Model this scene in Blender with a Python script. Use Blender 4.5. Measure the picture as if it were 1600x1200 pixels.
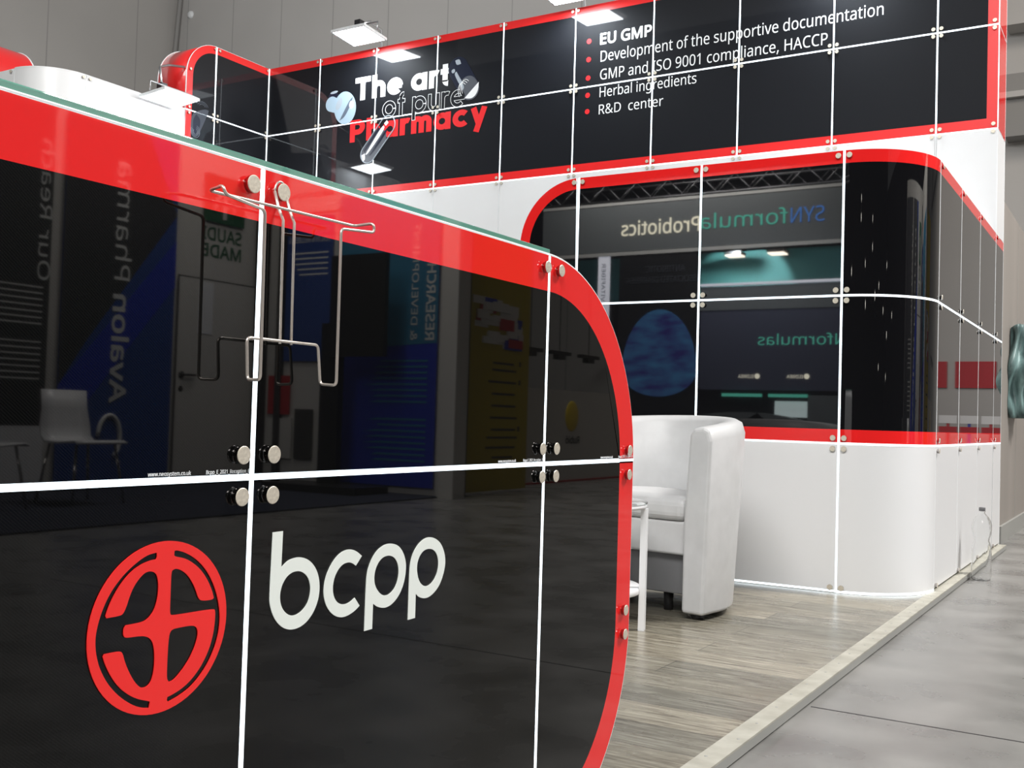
import bpy, bmesh, math, random, os
from mathutils import Vector, Matrix
random.seed(7)
for o in list(bpy.data.objects):
    bpy.data.objects.remove(o)
S = bpy.context.scene
COL = S.collection

# ------------------------------------------------------------------ camera
FW = Vector((-0.51896602, 0.85420955, 0.03162773))
RT = Vector((0.85474486, 0.5181801, 0.03001001))
UP = Vector((-0.00924598, -0.04260782, 0.99904909))
cam_d = bpy.data.cameras.new('camera')
cam_d.sensor_width = 36.0
cam_d.lens = 36.979
cam_d.clip_start = 0.02
cam_d.clip_end = 200
cam = bpy.data.objects.new('camera', cam_d)
COL.objects.link(cam)
cam.matrix_world = Matrix(((RT.x, UP.x, -FW.x, 0), (RT.y, UP.y, -FW.y, 0), (RT.z, UP.z, -FW.z, 0.74), (0, 0, 0, 1)))
S.camera = cam

# ------------------------------------------------------------------ world, large lights, exposure
W = bpy.data.worlds.new('hall_ambience')
S.world = W
W.use_nodes = True
bg = W.node_tree.nodes['Background']
bg.inputs[0].default_value = (0.98, 0.99, 1.0, 1)
bg.inputs[1].default_value = 0.23
S.view_settings.view_transform = 'Standard'
S.view_settings.look = 'None'
S.view_settings.gamma = 1.0
S.view_settings.use_curve_mapping = False
S.view_settings.exposure = 0.0

def area_light(name, loc, target, sx, sy, power, color=(1, 1, 1)):
    d = bpy.data.lights.new(name, 'AREA')
    d.shape = 'RECTANGLE'
    d.size = sx
    d.size_y = sy
    d.energy = power
    d.color = color
    o = bpy.data.objects.new(name, d)
    COL.objects.link(o)
    o.location = loc
    o.rotation_euler = (Vector(target) - Vector(loc)).to_track_quat('-Z', 'Y').to_euler()
    return o

# unseen fill lights added high up to brighten booth, aisle and hall walls
area_light('hall_fill', (-0.3, -6.2, 9.0), (-3.2, 4.0, 0.8), 3.4, 3.4, 700, (1.0, 0.985, 0.97))
area_light('hall_fill', (3.4, -6.0, 9.0), (-0.6, 4.0, 0.8), 3.4, 3.4, 730, (1.0, 0.985, 0.97))
area_light('hall_fill', (4.2, 7.6, 9.0), (-0.8, 3.0, 0.5), 2.4, 2.4, 1300, (1.0, 0.975, 0.95))
area_light('hall_fill', (-11.0, 8.0, 11.0), (-17.0, 18.0, 9.0), 2.4, 2.4, 420, (1.0, 0.985, 0.97))
area_light('hall_fill', (2.0, 11.5, 9.5), (2.0, 18.0, 3.0), 2.0, 2.0, 250, (1.0, 0.88, 0.76))

# ------------------------------------------------------------------ materials
def nodes_of(m):
    m.use_nodes = True
    return m.node_tree.nodes, m.node_tree.links

def mat(name, col, rough=0.5, metal=0.0, emit=None, emit_s=0.0, trans=0.0, ior=1.5, coat=0.0, spec=None, alpha=1.0):
    m = bpy.data.materials.new(name)
    n, l = nodes_of(m)
    b = n['Principled BSDF']
    b.inputs['Base Color'].default_value = (*col, 1)
    b.inputs['Roughness'].default_value = rough
    b.inputs['Metallic'].default_value = metal
    b.inputs['IOR'].default_value = ior
    b.inputs['Transmission Weight'].default_value = trans
    b.inputs['Coat Weight'].default_value = coat
    b.inputs['Coat Roughness'].default_value = 0.02
    b.inputs['Alpha'].default_value = alpha
    if spec is not None:
        b.inputs['Specular IOR Level'].default_value = spec
    if emit:
        b.inputs['Emission Color'].default_value = (*emit, 1)
        b.inputs['Emission Strength'].default_value = emit_s
    return m

def noise_color(m, c1, c2, scale=(1, 1, 1), nscale=3.0, detail=6.0, lo=0.35, hi=0.65, rough=None, bump=0.0):
    n, l = nodes_of(m)
    b = n['Principled BSDF']
    tc = n.new('ShaderNodeTexCoord')
    mp = n.new('ShaderNodeMapping')
    mp.inputs['Scale'].default_value = scale
    no = n.new('ShaderNodeTexNoise')
    no.inputs['Scale'].default_value = nscale
    no.inputs['Detail'].default_value = detail
    cr = n.new('ShaderNodeValToRGB')
    cr.color_ramp.elements[0].position = lo
    cr.color_ramp.elements[0].color = (*c1, 1)
    cr.color_ramp.elements[1].position = hi
    cr.color_ramp.elements[1].color = (*c2, 1)
    l.new(tc.outputs['Object'], mp.inputs['Vector'])
    l.new(mp.outputs['Vector'], no.inputs['Vector'])
    l.new(no.outputs['Fac'], cr.inputs['Fac'])
    l.new(cr.outputs['Color'], b.inputs['Base Color'])
    if rough:
        mr = n.new('ShaderNodeMapRange')
        mr.inputs['To Min'].default_value = rough[0]
        mr.inputs['To Max'].default_value = rough[1]
        l.new(no.outputs['Fac'], mr.inputs['Value'])
        l.new(mr.outputs['Result'], b.inputs['Roughness'])
    if bump:
        bp = n.new('ShaderNodeBump')
        bp.inputs['Strength'].default_value = bump
        l.new(no.outputs['Fac'], bp.inputs['Height'])
        l.new(bp.outputs['Normal'], b.inputs['Normal'])
    return m

RED = (0.86, 0.020, 0.020)
M = {}
M['black'] = mat('gloss_black_acrylic', (0.006, 0.006, 0.007), 0.02)
M['fascia'] = mat('black_printed_acrylic', (0.006, 0.007, 0.010), 0.55, coat=0.65, spec=0.18)
M['red'] = mat('gloss_red_acrylic', RED, 0.03)
M['red_f'] = mat('red_printed_acrylic', RED, 0.35, coat=0.6)
M['white'] = mat('white_acrylic', (0.82, 0.825, 0.83), 0.3)
M['edge'] = mat('white_panel_edge', (0.9, 0.92, 0.93), 0.3)
M['strip'] = mat('lit_edge_strip', (0.9, 0.95, 1.0), 0.4, emit=(0.86, 0.95, 1.0), emit_s=1.6)
M['steel'] = noise_color(mat('brushed_steel', (0.72, 0.66, 0.55), 0.45, 0.45), (0.62, 0.56, 0.46), (0.80, 0.74, 0.62), (1, 1, 1), 240, 2, 0.3, 0.7)
M['chrome'] = mat('dark_chrome', (0.55, 0.52, 0.5), 0.12, 1.0)
M['wire'] = mat('stainless_wire', (0.66, 0.60, 0.54), 0.3, 0.7)
M['glass'] = mat('green_edge_glass', (0.25, 0.66, 0.52), 0.02, trans=0.55, ior=1.5)
M['emblem'] = mat('red_vinyl', (0.92, 0.022, 0.02), 0.45)
M['vinyl'] = mat('white_vinyl', (0.86, 0.91, 0.86), 0.5)
M['print'] = mat('white_print', (0.92, 0.94, 0.95), 0.5)
M['print_red'] = mat('red_print', (0.86, 0.016, 0.02), 0.45)
M['aluminium'] = mat('satin_aluminium', (0.62, 0.63, 0.64), 0.35, 1.0)
M['lamp_white'] = mat('white_lamp_metal', (0.75, 0.77, 0.78), 0.4)
M['lamp_face'] = mat('lit_lamp_face', (1, 1, 1), 0.5, emit=(0.95, 0.98, 1.0), emit_s=14.0)
M['dark'] = mat('dark_plastic', (0.02, 0.02, 0.022), 0.4)
M['leather'] = noise_color(mat('white_leatherette', (0.57, 0.57, 0.57), 0.42), (0.545, 0.545, 0.545), (0.60, 0.60, 0.60), (1, 1, 1), 14, 4, 0.3, 0.7, bump=0.03)
M['shaded_leather'] = mat('shaded_leatherette', (0.16, 0.16, 0.165), 0.55)  # grey stands in for shade on the recessed white seat base
M['table_white'] = mat('white_lacquer', (0.80, 0.80, 0.81), 0.3)
M['clear'] = mat('clear_glass', (0.93, 0.95, 0.95), 0.02, trans=1.0, ior=1.3)
M['pet'] = mat('clear_plastic', (0.985, 0.99, 0.99), 0.03, trans=1.0, ior=1.22)
M['cap'] = mat('grey_cap', (0.12, 0.12, 0.125), 0.5)
M['silver_print'] = mat('silver_print', (0.42, 0.48, 0.54), 0.35)
M['swirl_print'] = mat('dim_swirl_print', (0.05, 0.06, 0.08), 0.35)
M['swirl_line'] = mat('swirl_line_print', (0.11, 0.13, 0.16), 0.35)
M['ice_print'] = mat('pale_blue_print', (0.40, 0.53, 0.63), 0.35)
M['night_print'] = mat('navy_print', (0.012, 0.016, 0.035), 0.3)
M['smoke_print'] = mat('grey_blue_print', (0.12, 0.15, 0.20), 0.35)
M['mid_print'] = mat('mid_grey_print', (0.10, 0.11, 0.13), 0.35)

# carbon-like diagonal weave of the desk panels
m = mat('black_weave_acrylic', (0.006, 0.006, 0.007), 0.02, ior=1.39)
n, l = nodes_of(m)
tc = n.new('ShaderNodeTexCoord'); mp = n.new('ShaderNodeMapping')
mp.inputs['Rotation'].default_value = (math.radians(40), 0, 0)
wv = n.new('ShaderNodeTexWave'); wv.bands_direction = 'Z'; wv.inputs['Scale'].default_value = 130
cr = n.new('ShaderNodeValToRGB')
cr.color_ramp.elements[0].color = (0.0012, 0.0012, 0.0014, 1); cr.color_ramp.elements[1].color = (0.0052, 0.0052, 0.0048, 1)
l.new(tc.outputs['Object'], mp.inputs['Vector']); l.new(mp.outputs['Vector'], wv.inputs['Vector'])
l.new(wv.outputs['Fac'], cr.inputs['Fac']); l.new(cr.outputs['Color'], n['Principled BSDF'].inputs['Base Color'])
M['weave'] = m

# wood planks of the booth floor, boards run along X
m = mat('grey_oak_planks', (0.3, 0.28, 0.24), 0.3)
n, l = nodes_of(m); b = n['Principled BSDF']
tc = n.new('ShaderNodeTexCoord')
bk = n.new('ShaderNodeTexBrick')
bk.inputs['Scale'].default_value = 1.0
bk.inputs['Brick Width'].default_value = 1.25
bk.inputs['Row Height'].default_value = 0.172
bk.inputs['Mortar Size'].default_value = 0.0012
bk.inputs['Color1'].default_value = (0.0, 0.0, 0.0, 1)
bk.inputs['Color2'].default_value = (1.0, 1.0, 1.0, 1)
bk.inputs['Mortar'].default_value = (0.3, 0.3, 0.3, 1)
bk.offset = 0.37
mp = n.new('ShaderNodeMapping'); mp.inputs['Scale'].default_value = (2.2, 26, 1)
no = n.new('ShaderNodeTexNoise'); no.inputs['Scale'].default_value = 1.9; no.inputs['Detail'].default_value = 12; no.inputs['Roughness'].default_value = 0.74; no.inputs['Distortion'].default_value = 1.4
no2 = n.new('ShaderNodeTexNoise'); no2.inputs['Scale'].default_value = 3.0; no2.inputs['Detail'].default_value = 4
cr1 = n.new('ShaderNodeValToRGB')
cr1.color_ramp.elements[0].position = 0.36; cr1.color_ramp.elements[0].color = (0.10, 0.086, 0.066, 1)
cr1.color_ramp.elements[1].position = 0.66; cr1.color_ramp.elements[1].color = (0.38, 0.365, 0.31, 1)
e = cr1.color_ramp.elements.new(0.5); e.color = (0.215, 0.20, 0.163, 1)
cr2 = n.new('ShaderNodeValToRGB')
cr2.color_ramp.elements[0].color = (0.72, 0.72, 0.70, 1); cr2.color_ramp.elements[1].color = (1.25, 1.2, 1.12, 1)
mx = n.new('ShaderNodeMix'); mx.data_type = 'RGBA'; mx.blend_type = 'MULTIPLY'; mx.inputs['Factor'].default_value = 1.0
mx2 = n.new('ShaderNodeMix'); mx2.data_type = 'RGBA'; mx2.blend_type = 'MIX'
l.new(tc.outputs['Object'], bk.inputs['Vector']); l.new(tc.outputs['Object'], mp.inputs['Vector']); l.new(mp.outputs['Vector'], no.inputs['Vector'])
l.new(tc.outputs['Object'], no2.inputs['Vector'])
l.new(no.outputs['Fac'], cr1.inputs['Fac']); l.new(bk.outputs['Color'], cr2.inputs['Fac'])
l.new(cr1.outputs['Color'], mx.inputs[6]); l.new(cr2.outputs['Color'], mx.inputs[7])
l.new(bk.outputs['Fac'], mx2.inputs['Factor']); l.new(mx.outputs[2], mx2.inputs[6]); mx2.inputs[7].default_value = (0.05, 0.042, 0.035, 1)
l.new(mx2.outputs[2], b.inputs['Base Color'])
mr = n.new('ShaderNodeMapRange'); mr.inputs['To Min'].default_value = 0.14; mr.inputs['To Max'].default_value = 0.40
l.new(no2.outputs['Fac'], mr.inputs['Value']); l.new(mr.outputs['Result'], b.inputs['Roughness'])
M['planks'] = m

M['concrete'] = noise_color(mat('polished_concrete', (0.3, 0.29, 0.28), 0.35), (0.15, 0.147, 0.14), (0.29, 0.284, 0.27), (1, 1, 1), 3.2, 14, 0.30, 0.72, rough=(0.16, 0.42))
M['trim'] = noise_color(mat('pale_edge_strip', (0.55, 0.53, 0.44), 0.5), (0.36, 0.345, 0.29), (0.48, 0.465, 0.40), (1, 1, 1), 12, 4)
M['trim_side'] = mat('grey_edge_side', (0.33, 0.33, 0.31), 0.5)

def panelled_wall(name, col, dark, axis, spacing):
    m = mat(name, col, 0.65)
    n, l = nodes_of(m)
    tc = n.new('ShaderNodeTexCoord'); sp = n.new('ShaderNodeSeparateXYZ')
    mo = n.new('ShaderNodeMath'); mo.operation = 'PINGPONG'; mo.inputs[1].default_value = spacing / 2
    lt = n.new('ShaderNodeMath'); lt.operation = 'LESS_THAN'; lt.inputs[1].default_value = 0.014
    no = n.new('ShaderNodeTexNoise'); no.inputs['Scale'].default_value = 0.25; no.inputs['Detail'].default_value = 3
    cr = n.new('ShaderNodeValToRGB')
    cr.color_ramp.elements[0].position = 0.35; cr.color_ramp.elements[0].color = (*[c * 0.93 for c in col], 1)
    cr.color_ramp.elements[1].position = 0.65; cr.color_ramp.elements[1].color = (*[c * 1.05 for c in col], 1)
    mx = n.new('ShaderNodeMix'); mx.data_type = 'RGBA'
    l.new(tc.outputs['Object'], sp.inputs[0]); l.new(sp.outputs[axis], mo.inputs[0]); l.new(mo.outputs[0], lt.inputs[0])
    l.new(tc.outputs['Object'], no.inputs['Vector']); l.new(no.outputs['Fac'], cr.inputs['Fac'])
    l.new(lt.outputs[0], mx.inputs['Factor']); l.new(cr.outputs['Color'], mx.inputs[6]); mx.inputs[7].default_value = (*dark, 1)
    l.new(mx.outputs[2], n['Principled BSDF'].inputs['Base Color'])
    return m
M['hall'] = panelled_wall('hall_wall_panels', (0.46, 0.45, 0.435), (0.33, 0.325, 0.315), 'X', 1.6)
M['hall_left'] = panelled_wall('hall_side_panels', (0.42, 0.405, 0.385), (0.30, 0.29, 0.28), 'Y', 2.4)
M['hall_dark'] = mat('dark_hall_backdrop', (0.012, 0.012, 0.014), 0.8)
M['duct'] = mat('dark_grey_duct', (0.24, 0.235, 0.225), 0.6)
M['partition'] = noise_color(mat('warm_grey_partition', (0.31, 0.28, 0.255), 0.5), (0.295, 0.268, 0.242), (0.335, 0.303, 0.275), (1, 1, 0.1), 2, 3)
M['teal'] = noise_color(mat('teal_sheet', (0.1, 0.2, 0.2), 0.45), (0.02, 0.04, 0.04), (0.20, 0.31, 0.30), (1, 1, 0.35), 11, 5, 0.35, 0.65)
M['opp_white'] = mat('stand_white', (0.62, 0.60, 0.56), 0.6)
M['navy'] = mat('navy_graphic', (0.018, 0.06, 0.26), 0.5)
M['blue'] = mat('blue_graphic', (0.012, 0.035, 0.40), 0.5)
M['tealblue'] = mat('teal_blue_graphic', (0.03, 0.19, 0.32), 0.5)
M['charcoal'] = mat('charcoal_graphic', (0.035, 0.035, 0.04), 0.6)
M['yellow'] = mat('yellow_graphic', (0.44, 0.34, 0.015), 0.5)
M['amber'] = mat('amber_gel', (0.75, 0.55, 0.03), 0.3)
M['green'] = mat('green_graphic', (0.012, 0.10, 0.045), 0.5)
M['grey_txt'] = mat('pale_text', (0.72, 0.72, 0.70), 0.6)
M['dark_txt'] = mat('dark_text', (0.05, 0.05, 0.05), 0.6)
M['red_board'] = mat('red_board', (0.45, 0.02, 0.03), 0.6)
M['carpet'] = noise_color(mat('navy_carpet', (0.02, 0.025, 0.05), 0.95), (0.015, 0.02, 0.04), (0.03, 0.035, 0.06), (1, 1, 1), 60, 2)
M['syn_dark'] = mat('dark_banner', (0.20, 0.22, 0.23), 0.7)
M['syn_black'] = mat('black_board', (0.008, 0.009, 0.011), 0.6)
M['syn_navy'] = mat('navy_board', (0.09, 0.10, 0.16), 0.6)
M['syn_teal'] = mat('teal_board', (0.16, 0.52, 0.52), 0.6)
M['syn_cream'] = mat('cream_letter', (0.75, 0.72, 0.58), 0.5, emit=(1, 0.94, 0.74), emit_s=9.0)
M['syn_green'] = mat('green_letter', (0.1, 0.5, 0.4), 0.5, emit=(0.14, 0.72, 0.52), emit_s=4.5)
M['syn_blue'] = mat('blue_letter', (0.06, 0.2, 0.5), 0.5, emit=(0.10, 0.27, 0.80), emit_s=5.0)
M['lightbox'] = mat('lit_column', (0.9, 0.9, 0.95), 0.5, emit=(0.85, 0.88, 1.0), emit_s=6.0)
M['screen_blue'] = noise_color(mat('blue_screen', (0.01, 0.01, 0.05), 0.3), (0.03, 0.025, 0.16), (0.05, 0.18, 0.36), (1, 1, 3), 2.2, 6)
n, l = nodes_of(M['screen_blue'])
cr = [x for x in n if x.type == 'VALTORGB'][0]
l.new(cr.outputs['Color'], n['Principled BSDF'].inputs['Emission Color'])
n['Principled BSDF'].inputs['Emission Strength'].default_value = 3.0
M['niche'] = mat('lit_niche', (0.6, 0.7, 0.7), 0.5, emit=(0.8, 0.95, 0.95), emit_s=5.0)
M['warm_lamp'] = mat('warm_lamp_face', (1, 1, 1), 0.5, emit=(1.0, 0.88, 0.72), emit_s=30)
M['spot_face'] = mat('spot_lamp_face', (1, 1, 1), 0.5, emit=(1.0, 0.95, 0.85), emit_s=16)
M['truss'] = mat('truss_metal', (0.4, 0.4, 0.42), 0.4, 1.0)

# ------------------------------------------------------------------ builders
class MB:
    """collects shapes in world coordinates and links them as one mesh object"""
    def __init__(self, *mats):
        self.bm = bmesh.new()
        self.mats = [M[k] for k in mats]
    def face(self, pts, mi=0, smooth=False):
        f = self.bm.faces.new([self.bm.verts.new(Vector(p)) for p in pts])
        f.material_index = mi
        f.smooth = smooth
        return f
    def box(self, lo, hi, mi=0):
        x0, y0, z0 = lo; x1, y1, z1 = hi
        v = [(x0, y0, z0), (x1, y0, z0), (x1, y1, z0), (x0, y1, z0), (x0, y0, z1), (x1, y0, z1), (x1, y1, z1), (x0, y1, z1)]
        vs = [self.bm.verts.new(p) for p in v]
        for q in ((0, 3, 2, 1), (4, 5, 6, 7), (0, 1, 5, 4), (1, 2, 6, 5), (2, 3, 7, 6), (3, 0, 4, 7)):
            f = self.bm.faces.new([vs[i] for i in q]); f.material_index = mi
        return self
    def prism(self, pts, F, n0, n1, mi=0, side=None):
        """polygon (a, b) in frame F extruded along the frame normal from n0 to n1"""
        if side is None: side = mi
        t = [self.bm.verts.new(F(a, b, n1)) for a, b in pts]
        u = [self.bm.verts.new(F(a, b, n0)) for a, b in pts]
        self.bm.faces.new(t).material_index = mi
        self.bm.faces.new(list(reversed(u))).material_index = side
        k = len(pts)
        for i in range(k):
            j = (i + 1) % k
            f = self.bm.faces.new([t[i], u[i], u[j], t[j]]); f.material_index = side
        return self
    def tube(self, pts, r, seg=8, mi=0, closed=False):
        pts = [Vector(p) for p in pts]
        k = len(pts)
        rings = []
        up = None
        for i, p in enumerate(pts):
            if closed:
                d = (pts[(i + 1) % k] - pts[i - 1])
            else:
                d = pts[min(i + 1, k - 1)] - pts[max(i - 1, 0)]
            d.normalize()
            if up is None:
                up = d.orthogonal().normalized()
            up = (up - d * up.dot(d))
            if up.length < 1e-5: up = d.orthogonal()
            up.normalize()
            s = d.cross(up)
            rr = r[i] if isinstance(r, (list, tuple)) else r
            rings.append([self.bm.verts.new(p + up * math.cos(2 * math.pi * q / seg) * rr + s * math.sin(2 * math.pi * q / seg) * rr) for q in range(seg)])
        for i in range(k if closed else k - 1):
            A, B = rings[i], rings[(i + 1) % k]
            for q in range(seg):
                f = self.bm.faces.new([A[q], A[(q + 1) % seg], B[(q + 1) % seg], B[q]]); f.smooth = True; f.material_index = mi
        if not closed:
            self.bm.faces.new(list(reversed(rings[0]))).material_index = mi
            self.bm.faces.new(rings[-1]).material_index = mi
        return self
    def lathe(self, prof, base, axis=Vector((0, 0, 1)), seg=28, mi=0, smooth=True):
        axis = Vector(axis).normalized()
        u = axis.orthogonal().normalized(); w = axis.cross(u)
        base = Vector(base)
        rings = []
        for r, h in prof:
            if r < 1e-6:
                rings.append([self.bm.verts.new(base + axis * h)])
            else:
                rings.append([self.bm.verts.new(base + axis * h + u * r * math.cos(2 * math.pi * q / seg) + w * r * math.sin(2 * math.pi * q / seg)) for q in range(seg)])
        for A, B in zip(rings, rings[1:]):
            for q in range(seg):
                a = A[q % len(A)]; a2 = A[(q + 1) % len(A)]; b_ = B[q % len(B)]; b2 = B[(q + 1) % len(B)]
                vs = []
                for v in (a, a2, b2, b_):
                    if v not in vs: vs.append(v)
                if len(vs) > 2:
                    f = self.bm.faces.new(vs); f.smooth = smooth; f.material_index = mi
        return self
    def build(self, name, parent=None, origin=None, recalc=True, weld=False):
        if weld:
            bmesh.ops.remove_doubles(self.bm, verts=self.bm.verts, dist=1e-5)
        if recalc:
            bmesh.ops.recalc_face_normals(self.bm, faces=self.bm.faces)
        org = world_loc(parent) if parent is not None else Vector(origin or (0, 0, 0))
        bmesh.ops.translate(self.bm, verts=self.bm.verts, vec=-org)
        me = bpy.data.meshes.new(name)
        self.bm.to_mesh(me); self.bm.free()
        for m in self.mats: me.materials.append(m)
        o = bpy.data.objects.new(name, me)
        COL.objects.link(o)
        if parent is not None: o.parent = parent
        else: o.location = org
        return o

def world_loc(o):
    v = Vector(o.location)
    while o.parent is not None:
        o = o.parent
        v = v + Vector(o.location)
    return v

def tag(o, label=None, cat=None, group=None, kind=None):
    if label: o['label'] = label
    if cat: o['category'] = cat
    if group: o['group'] = group
    if kind: o['kind'] = kind
    return o

def thing(name, loc, label, cat, group=None):
    o = bpy.data.objects.new(name, None)
    o.empty_display_size = 0.1
    COL.objects.link(o)
    o.location = loc
    return tag(o, label, cat, group)

def copy_tree(o, parent=None):
    c = o.copy(); COL.objects.link(c)
    if parent is not None: c.parent = parent
    for ch in list(o.children): copy_tree(ch, c)
    return c

def frame_px(x0):   # surface facing +X: a = Y, b = Z
    return lambda a, b, n: Vector((x0 + n, a, b))
def frame_my(y0):   # surface facing -Y: a = X, b = Z
    return lambda a, b, n: Vector((a, y0 - n, b))
def frame_mx(x0):   # surface facing -X: a = -Y, b = Z
    return lambda a, b, n: Vector((x0 - n, -a, b))
def frame_py(y0):   # surface facing +Y: a = -X, b = Z
    return lambda a, b, n: Vector((-a, y0 + n, b))
def rot90(F, a0, b0):   # frame turned a quarter turn so that text reads upwards
    return lambda a, b, n: F(a0 - b, b0 + a, n)

FONT = None
try:
    p = os.path.join(bpy.utils.resource_path('LOCAL'), 'datafiles', 'fonts', 'NotoSansHebrew-Regular.woff2')
    if os.path.exists(p): FONT = bpy.data.fonts.load(p)
except Exception:
    FONT = None

def text_mesh(body, bold=0.0, res=5, spacing=1.0):
    c = bpy.data.curves.new('t', 'FONT')
    if FONT: c.font = FONT
    c.body = body; c.size = 1.0; c.resolution_u = res; c.space_character = spacing
    o = bpy.data.objects.new('t', c)
    COL.objects.link(o)
    bpy.context.view_layer.update()
    me = bpy.data.meshes.new_from_object(o.evaluated_get(bpy.context.evaluated_depsgraph_get()))
    bpy.data.objects.remove(o); bpy.data.curves.remove(c)
    return me
_h = text_mesh('H')
CAP = max(v.co.y for v in _h.vertices) - min(v.co.y for v in _h.vertices)

def lettering(name, body, F, a0, a1, b0, cap, mkey, parent=None, bold=0.0, n=0.0012, outline=0.0, spacing=1.0, label=None, thick=0.001):
    """flat lettering: baseline from (a0, b0) to a1, cap height cap, in frame F"""
    me = text_mesh(body, 0.0, 6, spacing)
    xs = [v.co.x for v in me.vertices]
    x0, x1 = min(xs), max(xs)
    sx = (a1 - a0) / (x1 - x0); sy = cap / CAP
    mb = MB(mkey)
    bm2 = bmesh.new(); bm2.from_mesh(me)
    bmesh.ops.remove_doubles(bm2, verts=bm2.verts, dist=1e-5)
    P = lambda co, k: F(a0 + (co.x - x0) * sx, b0 + co.y * sy, k)
    if bold:      # heavier weight: a band along every outline edge
        hw_ = bold
        for e in bm2.edges:
            if len(e.link_faces) == 1:
                p, q = e.verts[0].co, e.verts[1].co
                d = (q - p).to_2d()
                if d.length < 1e-6: continue
                d.normalize(); s = Vector((-d.y, d.x)) * hw_; d = d * hw_ * 0.5
                c4 = [p.to_2d() - d - s, q.to_2d() + d - s, q.to_2d() + d + s, p.to_2d() - d + s]
                mb.face([P(w_, n + 0.0003 + e.index * 1e-6) for w_ in c4])
    if True:
        vm = {}
        for v in bm2.verts: vm[v.index] = (mb.bm.verts.new(P(v.co, n)), mb.bm.verts.new(P(v.co, n - thick)))
        for f in bm2.faces:
            try: mb.bm.faces.new([vm[v.index][0] for v in f.verts])
            except ValueError: pass
        for e in bm2.edges:
            if len(e.link_faces) == 1:
                i, j = e.verts[0].index, e.verts[1].index
                try: mb.bm.faces.new([vm[i][0], vm[j][0], vm[j][1], vm[i][1]])
                except ValueError: pass
    bm2.free(); bpy.data.meshes.remove(me)
    o = mb.build(name, parent)
    if label: o['label'] = label
    return o

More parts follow.
